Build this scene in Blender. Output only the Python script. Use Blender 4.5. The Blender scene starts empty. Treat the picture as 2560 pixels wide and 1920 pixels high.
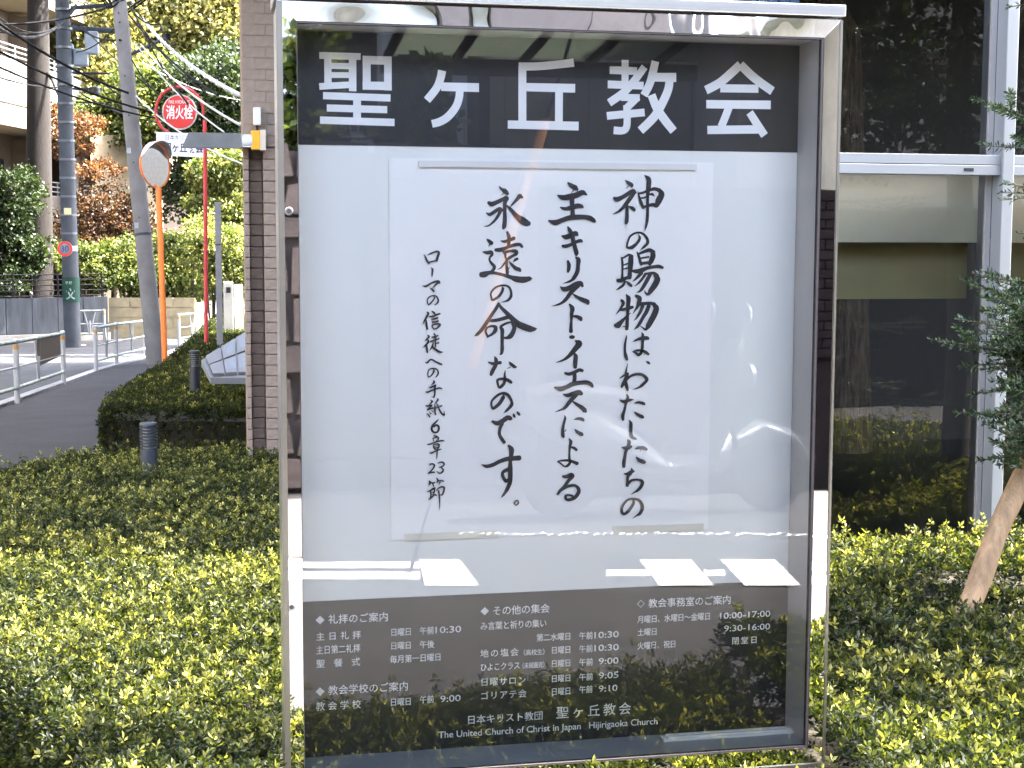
import bpy, bmesh, math, random
import numpy as np
from mathutils import Vector, Matrix
random.seed(7); rng = np.random.default_rng(11)
scene = bpy.context.scene
C = scene.collection
R = math.radians

# ---------------------------------------------------------------- camera
YAW, PIT, ROL, FPX = .1989, .0966, .0032, 3700.0
EYE = Vector((0, 0, 1.6))
FW = Vector((math.sin(YAW)*math.cos(PIT), math.cos(YAW)*math.cos(PIT), -math.sin(PIT)))
R0 = Vector((math.cos(YAW), -math.sin(YAW), 0)); U0 = R0.cross(FW)
RT = R0*math.cos(ROL)+U0*math.sin(ROL); UP = RT.cross(FW)
cd = bpy.data.cameras.new('camera'); cam = bpy.data.objects.new('camera', cd); C.objects.link(cam)
cd.sensor_width = 36; cd.lens = FPX/2560*36; cd.clip_start = .05; cd.clip_end = 2000
cam.matrix_world = Matrix(((RT.x, UP.x, -FW.x, EYE.x), (RT.y, UP.y, -FW.y, EYE.y), (RT.z, UP.z, -FW.z, EYE.z), (0, 0, 0, 1)))
scene.camera = cam

# ---------------------------------------------------------------- world, sun, exposure
SUN_EL, SUN_AZ = 60.0, 91.0            # azimuth clockwise from +y (the way the sign's back faces)
SUN_STRENGTH, SKY_STRENGTH, EXPOSURE = 3.1, .15, 4.36
w = bpy.data.worlds.new('World'); scene.world = w; w.use_nodes = True
nt = w.node_tree; nt.nodes.clear()
sky = nt.nodes.new('ShaderNodeTexSky'); sky.sky_type = 'NISHITA'; sky.sun_disc = False
sky.sun_elevation = R(SUN_EL); sky.sun_rotation = R(SUN_AZ); sky.air_density = 1.0; sky.dust_density = 5.0; sky.ozone_density = .6
bg = nt.nodes.new('ShaderNodeBackground'); bg.inputs[1].default_value = SKY_STRENGTH
wo = nt.nodes.new('ShaderNodeOutputWorld')
nt.links.new(sky.outputs[0], bg.inputs[0]); nt.links.new(bg.outputs[0], wo.inputs[0])
sd = bpy.data.lights.new('sun', 'SUN'); sd.energy = SUN_STRENGTH; sd.angle = R(.53); sd.color = (1, .95, .86)
sun = bpy.data.objects.new('sun', sd); C.objects.link(sun)
sdir = Vector((math.sin(R(SUN_AZ))*math.cos(R(SUN_EL)), math.cos(R(SUN_AZ))*math.cos(R(SUN_EL)), math.sin(R(SUN_EL))))
sun.rotation_euler = (-sdir).to_track_quat('-Z', 'Y').to_euler(); sun.location = (6, 0, 12)
scene.view_settings.view_transform = 'Standard'; scene.view_settings.look = 'None'
scene.view_settings.gamma = 1; scene.view_settings.use_curve_mapping = False
scene.view_settings.exposure = EXPOSURE
scene.render.engine = 'CYCLES'
cy = scene.cycles; cy.use_denoising = True; cy.max_bounces = 10; cy.diffuse_bounces = 4; cy.glossy_bounces = 5
cy.transparent_max_bounces = 16; cy.sample_clamp_indirect = 8; cy.caustics_reflective = False; cy.caustics_refractive = False

# ---------------------------------------------------------------- placing helpers (pixel of the 2560x1920 photograph -> real point at a real distance)
def ray(px, py): return FW+RT*((px-1280)/FPX)-UP*((py-960)/FPX)
def at(px, py, Z): return EYE+ray(px, py)*Z
def ony(px, py, y): v = ray(px, py); return EYE+v*(y/v.y)
def onz(px, py, z): v = ray(px, py); return EYE+v*((z-EYE.z)/v.z)
def gz(y):
    return 0. if y < 7 else (-.033*(y-7) if y < 34 else -.891)
def gnd(px, py):
    z = 0.
    for _ in range(20): p = onz(px, py, z); z = .5*z+.5*gz(p.y)
    return p

# ---------------------------------------------------------------- object helpers
def thing(name, label, cat, loc=(0, 0, 0), group=None, rz=0):
    o = bpy.data.objects.new(name, None); C.objects.link(o); o.location = loc; o.rotation_euler = (0, 0, rz)
    o['label'] = label; o['category'] = cat
    if group: o['group'] = group
    o.empty_display_size = .1
    return o
def tag(o, label=None, cat=None, group=None, kind=None):
    if label: o['label'] = label
    if cat: o['category'] = cat
    if group: o['group'] = group
    if kind: o['kind'] = kind
    return o
def mesh_from(name, V, F, mat=None, smooth=False):
    me = bpy.data.meshes.new(name); me.from_pydata([tuple(v) for v in V], [], F); me.update()
    if mat: me.materials.append(mat)
    if smooth: me.shade_smooth()
    return me
def place(name, me, parent=None, local=False, loc=None):
    o = bpy.data.objects.new(name, me); C.objects.link(o)
    if parent is not None:
        o.parent = parent
        if not local:
            m = Matrix.Translation(parent.location) @ parent.rotation_euler.to_matrix().to_4x4() if parent.type == 'EMPTY' else Matrix.Identity(4)
            if parent.type != 'EMPTY' and parent.parent is not None and parent.get('_local'): pass
            o.matrix_parent_inverse = m.inverted()
    if loc is not None: o.location = loc
    return o
class MB:
    def __init__(s): s.V = []; s.F = []; s.sm = False
    def add(s, V, F):
        n = len(s.V); s.V += [Vector(v) for v in V]; s.F += [tuple(n+i for i in f) for f in F]; return s
    def box(s, a, b, bev=0, M=None):
        x0, y0, z0 = a; x1, y1, z1 = b
        if bev <= 0:
            V = [(x0,y0,z0),(x1,y0,z0),(x1,y1,z0),(x0,y1,z0),(x0,y0,z1),(x1,y0,z1),(x1,y1,z1),(x0,y1,z1)]
            F = [(0,3,2,1),(4,5,6,7),(0,1,5,4),(1,2,6,5),(2,3,7,6),(3,0,4,7)]
        else:
            bm = bmesh.new(); bmesh.ops.create_cube(bm, size=1)
            for v in bm.verts: v.co = Vector((x0+(v.co.x+.5)*(x1-x0), y0+(v.co.y+.5)*(y1-y0), z0+(v.co.z+.5)*(z1-z0)))
            bmesh.ops.bevel(bm, geom=bm.edges[:], offset=bev, segments=2, affect='EDGES', profile=.5)
            bm.verts.index_update(); V = [v.co.copy() for v in bm.verts]; F = [tuple(v.index for v in f.verts) for f in bm.faces]; bm.free()
        if M is not None: V = [M @ Vector(v) for v in V]
        return s.add(V, F)
    def tube(s, pts, r, n=10, cap=True, r1=None):
        pts = [Vector(p) for p in pts]; V = []; F = []
        rad = r if isinstance(r, (list, tuple)) else [r+(0 if r1 is None else (r1-r)*i/(len(pts)-1)) for i in range(len(pts))]
        t = (pts[1]-pts[0]).normalized(); ref = Vector((0, 0, 1)) if abs(t.z) < .9 else Vector((1, 0, 0))
        u = t.cross(ref).normalized()
        for i, p in enumerate(pts):
            t = (pts[min(i+1, len(pts)-1)]-pts[max(i-1, 0)]).normalized()
            u = (u-t*u.dot(t)).normalized(); v = t.cross(u)
            for k in range(n):
                a = 2*math.pi*k/n; V.append(p+(u*math.cos(a)+v*math.sin(a))*rad[i])
        for i in range(len(pts)-1):
            for k in range(n):
                F.append((i*n+k, i*n+(k+1) % n, (i+1)*n+(k+1) % n, (i+1)*n+k))
        if cap: F.append(tuple(range(n-1, -1, -1))); F.append(tuple((len(pts)-1)*n+k for k in range(n)))
        return s.add(V, F)
    def lathe(s, prof, c=(0, 0, 0), n=20, M=None):
        V = []; F = []; c = Vector(c)
        for r, z in prof:
            for k in range(n):
                a = 2*math.pi*k/n; p = Vector((r*math.cos(a), r*math.sin(a), z))
                V.append((M @ p if M is not None else p)+c)
        for i in range(len(prof)-1):
            for k in range(n): F.append((i*n+k, i*n+(k+1) % n, (i+1)*n+(k+1) % n, (i+1)*n+k))
        F.append(tuple(range(n-1, -1, -1))); F.append(tuple((len(prof)-1)*n+k for k in range(n)))
        return s.add(V, F)
    def prism(s, pts, h):      # pts: closed loop of 3d points, h: vector
        n = len(pts); h = Vector(h); V = [Vector(p) for p in pts]+[Vector(p)+h for p in pts]
        F = [tuple(range(n-1, -1, -1)), tuple(range(n, 2*n))]+[(i, (i+1) % n, n+(i+1) % n, n+i) for i in range(n)]
        return s.add(V, F)
    def mesh(s, name, mat, smooth=False): 
        me = mesh_from(name, s.V, s.F, mat)
        if smooth: me.shade_smooth(); 
        if smooth:
            try: me.set_sharp_from_angle(angle=R(35))
            except Exception: pass
        return me
    def obj(s, name, mat, parent=None, smooth=False, local=False): return place(name, s.mesh(name, mat, smooth), parent, local)
def copy_tree(o, parent=None):
    c = o.copy(); C.objects.link(c)
    if parent is not None: c.parent = parent
    for ch in list(o.children): copy_tree(ch, c)
    return c

# ---------------------------------------------------------------- materials
def newmat(name):
    m = bpy.data.materials.new(name); m.use_nodes = True; m.node_tree.nodes.clear(); return m, m.node_tree.nodes, m.node_tree.links
def N(ns, t, **kw):
    n = ns.new(t)
    for k, v in kw.items(): setattr(n, k, v)
    return n
def pmat(name, col, rough=.7, metal=0, var=.12, vs=4., bump=0., bs=60., spec=.5, col2=None, dirt=0., stretch=None, coat=0):
    m, ns, L = newmat(name)
    out = N(ns, 'ShaderNodeOutputMaterial'); b = N(ns, 'ShaderNodeBsdfPrincipled'); L.new(b.outputs[0], out.inputs[0])
    tc = N(ns, 'ShaderNodeTexCoord'); src = tc.outputs['Object']
    if stretch:
        mp = N(ns, 'ShaderNodeMapping'); mp.inputs['Scale'].default_value = stretch; L.new(src, mp.inputs[0]); src = mp.outputs[0]
    n1 = N(ns, 'ShaderNodeTexNoise'); n1.inputs['Scale'].default_value = vs; n1.inputs['Detail'].default_value = 6; n1.inputs['Roughness'].default_value = .65
    L.new(src, n1.inputs['Vector'])
    cr = N(ns, 'ShaderNodeValToRGB'); c2 = col2 or tuple(max(0, c*(1-var*1.6)) for c in col); c1 = tuple(min(1, c*(1+var)) for c in col)
    cr.color_ramp.elements[0].position = .3; cr.color_ramp.elements[0].color = (*c2, 1)
    cr.color_ramp.elements[1].position = .68; cr.color_ramp.elements[1].color = (*c1, 1)
    L.new(n1.outputs[0], cr.inputs[0]); L.new(cr.outputs[0], b.inputs['Base Color'])
    b.inputs['Roughness'].default_value = rough; b.inputs['Metallic'].default_value = metal; b.inputs['Specular IOR Level'].default_value = spec
    b.inputs['Coat Weight'].default_value = coat
    if bump:
        n2 = N(ns, 'ShaderNodeTexNoise'); n2.inputs['Scale'].default_value = bs; n2.inputs['Detail'].default_value = 5
        L.new(src, n2.inputs['Vector']); bp = N(ns, 'ShaderNodeBump'); bp.inputs['Strength'].default_value = bump; bp.inputs['Distance'].default_value = .01
        L.new(n2.outputs[0], bp.inputs['Height']); L.new(bp.outputs[0], b.inputs['Normal'])
    return m
def leafmat(name, cols, trans=.45, rough=.38, spec=.5, tint=(1.5, 1.45, .55), pw=1.):
    m, ns, L = newmat(name)
    out = N(ns, 'ShaderNodeOutputMaterial'); b = N(ns, 'ShaderNodeBsdfPrincipled'); t = N(ns, 'ShaderNodeBsdfTranslucent'); mx = N(ns, 'ShaderNodeMixShader')
    a = N(ns, 'ShaderNodeAttribute', attribute_name='rnd'); cr = N(ns, 'ShaderNodeValToRGB')
    e = cr.color_ramp.elements
    while len(e) < len(cols): e.new(.5)
    for i, c in enumerate(cols): e[i].position = (i/(len(cols)-1))**pw; e[i].color = (*c, 1)
    L.new(a.outputs['Fac'], cr.inputs[0]); L.new(cr.outputs[0], b.inputs['Base Color'])
    g = N(ns, 'ShaderNodeMix', data_type='RGBA', blend_type='MULTIPLY'); g.inputs[0].default_value = 1; g.inputs[7].default_value = (*tint, 1)
    L.new(cr.outputs[0], g.inputs[6]); L.new(g.outputs[2], t.inputs[0])
    b.inputs['Roughness'].default_value = rough; b.inputs['Specular IOR Level'].default_value = spec
    mx.inputs[0].default_value = trans; L.new(b.outputs[0], mx.inputs[1]); L.new(t.outputs[0], mx.inputs[2]); L.new(mx.outputs[0], out.inputs[0])
    return m
def glassmat(name, gain=1.9, tint=(.97, 1, .99), wob=0., base=0.):
    m, ns, L = newmat(name)
    out = N(ns, 'ShaderNodeOutputMaterial'); tr = N(ns, 'ShaderNodeBsdfTransparent'); gl = N(ns, 'ShaderNodeBsdfGlossy'); mx = N(ns, 'ShaderNodeMixShader')
    gl.inputs['Roughness'].default_value = 0; tr.inputs[0].default_value = (*tint, 1)
    fr = N(ns, 'ShaderNodeFresnel'); fr.inputs[0].default_value = 1.5
    ma = N(ns, 'ShaderNodeMath', operation='MULTIPLY_ADD', use_clamp=True); ma.inputs[1].default_value = gain; ma.inputs[2].default_value = base
    L.new(fr.outputs[0], ma.inputs[0]); L.new(ma.outputs[0], mx.inputs[0]); L.new(tr.outputs[0], mx.inputs[1]); L.new(gl.outputs[0], mx.inputs[2]); L.new(mx.outputs[0], out.inputs[0])
    if wob:
        tc = N(ns, 'ShaderNodeTexCoord'); n2 = N(ns, 'ShaderNodeTexNoise'); n2.inputs['Scale'].default_value = 2.5; n2.inputs['Detail'].default_value = 1
        L.new(tc.outputs['Object'], n2.inputs['Vector']); bp = N(ns, 'ShaderNodeBump'); bp.inputs['Strength'].default_value = wob; bp.inputs['Distance'].default_value = .02
        L.new(n2.outputs[0], bp.inputs['Height']); L.new(bp.outputs[0], gl.inputs['Normal'])
    return m
def mirrormat(name, col=(.78, .77, .76), rough=.015, wob=.25, sc=6.):
    m, ns, L = newmat(name)
    out = N(ns, 'ShaderNodeOutputMaterial'); b = N(ns, 'ShaderNodeBsdfPrincipled'); L.new(b.outputs[0], out.inputs[0])
    b.inputs['Base Color'].default_value = (*col, 1); b.inputs['Metallic'].default_value = 1; b.inputs['Roughness'].default_value = rough
    if wob:
        tc = N(ns, 'ShaderNodeTexCoord'); n2 = N(ns, 'ShaderNodeTexNoise'); n2.inputs['Scale'].default_value = sc; n2.inputs['Detail'].default_value = 1
        L.new(tc.outputs['Object'], n2.inputs['Vector']); bp = N(ns, 'ShaderNodeBump'); bp.inputs['Strength'].default_value = wob; bp.inputs['Distance'].default_value = .01
        L.new(n2.outputs[0], bp.inputs['Height']); L.new(bp.outputs[0], b.inputs['Normal'])
    return m
def flat(name, col, rough=.6, spec=.3, metal=0):
    m, ns, L = newmat(name); out = N(ns, 'ShaderNodeOutputMaterial'); b = N(ns, 'ShaderNodeBsdfPrincipled'); L.new(b.outputs[0], out.inputs[0])
    b.inputs['Base Color'].default_value = (*col, 1); b.inputs['Roughness'].default_value = rough; b.inputs['Specular IOR Level'].default_value = spec; b.inputs['Metallic'].default_value = metal
    return m
M_asphalt = pmat('asphalt', (.038, .040, .046), .92, var=.25, vs=1.3, bump=.5, bs=260)
M_street = pmat('worn_asphalt', (.040, .039, .039), .92, var=.2, vs=1.6, bump=.5, bs=260)
M_walk = pmat('walk_asphalt', (.0215, .0225, .027), .95, var=.22, vs=1.7, bump=.5, bs=300)
M_soil = pmat('soil', (.035, .022, .015), .95, var=.4, vs=14, bump=1, bs=50)
M_paint = pmat('road_paint', (.8, .8, .78), .8, var=.06, vs=18, bump=.3, bs=200)
M_conc = pmat('concrete', (.36, .35, .33), .85, var=.18, vs=3, bump=.4, bs=80)
M_kerb = pmat('kerb_concrete', (.32, .33, .35), .85, var=.2, vs=6, bump=.4, bs=90)
M_pole = pmat('pole_concrete', (.155, .15, .15), .8, var=.12, vs=4, bump=.25, bs=60)
M_pole2 = pmat('weathered_pole_concrete', (.042, .05, .064), .8, var=.2, vs=3, bump=.25, bs=60)
M_mirror = mirrormat('polished_steel', wob=.03, sc=6)
M_mirror_top = mirrormat('polished_steel_top', wob=.5, sc=7)
M_satin = pmat('satin_steel', (.42, .42, .43), .28, metal=1, var=.06, vs=3, stretch=(.3, 1, 30))
M_lip = pmat('frame_lip', (.19, .18, .155), .35, metal=.85, var=.06)
M_gasket = flat('gasket', (.03, .025, .025), .7)
M_glass = glassmat('sign_glass', 1.7, (.995, 1, 1))
M_white = pmat('white_board', (.86, .865, .83), .55, var=.01, vs=1)
M_dark = flat('dark_film', (.020, .020, .026), .35, .4)
M_letter = flat('white_letter', (.86, .86, .86), .5)
M_inner = pmat('case_inner', (.80, .75, .70), .6, var=.05)
M_shelf = pmat('case_floor', (.3, .33, .38), .5, var=.08)
M_paper = pmat('paper', (.97, .955, .93), .6, var=.008, vs=9, bump=.05, bs=500)
M_ink = pmat('ink', (.018, .016, .02), .55, var=.3, vs=60)
M_tape = flat('tape', (.72, .70, .60), .4)
M_tapew = flat('white_strip', (.82, .81, .78), .4)
M_alu = pmat('aluminium', (.24, .26, .28), .42, metal=.35, var=.03, vs=2)
M_aludark = flat('aluminium_shade', (.3, .29, .29), .5, .4, .3)  # even warm grey of the window sash strips
M_cglass = glassmat('window_glass', 1.8, (.95, .95, .93), wob=.05, base=.0)
M_blindl = pmat('blind_light', (.62, .59, .45), .8, var=.05, vs=3)
M_blindd = pmat('blind_olive', (.38, .33, .17), .8, var=.06, vs=3)
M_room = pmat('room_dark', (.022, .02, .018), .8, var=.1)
M_curtain = pmat('curtain_blue', (.16, .27, .42), .8, var=.3, vs=3, stretch=(8, 8, .3))
M_chwall = pmat('church_wall', (.42, .40, .37), .85, var=.1, bump=.3)
M_black = flat('black_rubber', (.015, .015, .017), .6)
M_boll = pmat('bollard_metal', (.026, .031, .041), .5, metal=.3, var=.1)
M_orange = pmat('orange_paint', (.78, .2, .03), .5, var=.1, vs=6)
M_red = pmat('red_paint', (.5, .03, .035), .45, var=.12, vs=8)
M_signred = flat('sign_red', (.62, .04, .04), .45)
M_whitep = pmat('white_paint', (.36, .38, .40), .5, var=.06, vs=8)
M_greenp = pmat('green_paint', (.10, .20, .15), .55, var=.2, vs=12)
M_bark = pmat('bark', (.075, .055, .04), .95, var=.5, vs=5, bump=1, bs=12, stretch=(6, 6, 1))
M_barkd = pmat('dark_bark', (.010, .007, .006), .95, var=.45, vs=5, bump=1, bs=10, stretch=(6, 6, 1))
M_stake = pmat('stake_wood', (.21, .135, .07), .8, var=.3, vs=7, bump=.4, bs=40, stretch=(5, 5, .8))
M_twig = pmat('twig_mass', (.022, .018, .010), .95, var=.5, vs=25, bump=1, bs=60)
M_cable = flat('cable_black', (.012, .012, .014), .85, .1)
M_cableg = pmat('cable_grey', (.42, .41, .4), .5, var=.4, vs=20)
M_brick = pmat('tile_brick', (.235, .175, .135), .85, var=.16, vs=22, bump=.5, bs=120)
M_brickd = pmat('tile_brick_brown', (.115, .075, .05), .85, var=.2, vs=22, bump=.5, bs=120)
M_mortar = pmat('mortar', (.19, .145, .112), .95, var=.1, bump=.4)
M_plaster = pmat('pillar_stone', (.245, .185, .145), .85, var=.1, vs=30, bump=.7, bs=22)
M_amber = flat('amber_lens', (.95, .36, .01), .25, .5)
M_lampw = flat('lamp_white', (.62, .6, .55), .5)
M_lampg = pmat('arm_grey', (.13, .125, .115), .45, metal=.5, var=.15, vs=9)
M_beige = flat('beige_box', (.55, .46, .36), .5)
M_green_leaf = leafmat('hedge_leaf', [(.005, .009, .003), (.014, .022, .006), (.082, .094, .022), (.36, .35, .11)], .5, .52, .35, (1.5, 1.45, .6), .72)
M_core = M_twig
M_far_yellow = leafmat('golden_leaf', [(.03, .04, .012), (.11, .12, .035), (.27, .25, .09), (.44, .38, .18)], .4, .5, .3, (1.25, 1.2, .75))
M_far_green = leafmat('crown_leaf', [(.008, .016, .005), (.030, .05, .012), (.10, .13, .035), (.27, .28, .10)], .4, .5, .3, (1.3, 1.3, .7))
M_far_dark = leafmat('evergreen_leaf', [(.012, .022, .01), (.02, .035, .014), (.035, .055, .02), (.06, .08, .03)], .25, .5, .3)
M_maple = leafmat('maple_leaf', [(.015, .010, .006), (.06, .03, .016), (.19, .085, .05), (.30, .18, .09)], .35, .5, .3)
M_needle = leafmat('needle', [(.006, .018, .009), (.012, .034, .014), (.028, .06, .02), (.12, .17, .07)], .2, .35)
HEAD = '''561,511,144 1451,512,145|743,515,156 743,1156,156|1276,500,162 1274,1254,162|747,725,127 1274,720,128|745,920,122 1273,912,123|555,1169,144 1271,1113,137|1493,582,178 2124,582,179|1490,1130,171 2122,1124,181|1580,492,171 1579,1205,171|2041,496,165 2038,1220,165|635,1362,153 2094,1381,155|713,1623,153 2020,1634,155|565,1885,157 2179,1906,159|1368,1363,168 1364,1874,168|3228,764,181 3189,945,174 3101,1153,174 2893,1412,174|3206,1113,183 4047,1114,193|3621,1141,171 3603,1348,171 3524,1557,171 3347,1767,175 3170,1874,174 3002,1920,166|4937,632,173 5314,622,174 5758,577,174 6189,517,181|5020,630,179 5025,1904,180|5021,1078,179 6223,1079,193|5856,1087,175 5855,1889,176|4695,1904,179 6310,1909,194|7014,659,171 7649,665,171|7367,425,162 7373,966,162|6972,975,171 7805,985,172|7824,566,166 7591,874,172 7351,1139,177 7006,1383,177|7277,1256,154 7717,1252,154|7671,1233,172 7415,1490,163|7415,1426,166 7428,1846,166 7345,1986,166 7118,1987,172|6957,1672,171 7836,1577,172|8072,436,178 8008,720,184 7941,953,184 7813,1201,178|8015,792,190 8566,784,203|8413,797,191 8380,1058,191 8237,1380,197 8057,1674,197 7741,1985,190|7990,1183,190 8116,1470,197 8303,1728,197 8522,1980,192|10083,458,199 9862,659,199 9587,885,199 9270,1052,198|10083,458,199 10331,677,200 10586,861,200 10867,1037,201|9613,1001,181 10526,991,182|9284,1364,187 10832,1349,195|9844,1376,181 9755,1612,181 9650,1863,182|9319,1943,187 10607,1905,189|10332,1527,182 10510,1774,189 10705,2042,189'''
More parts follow.
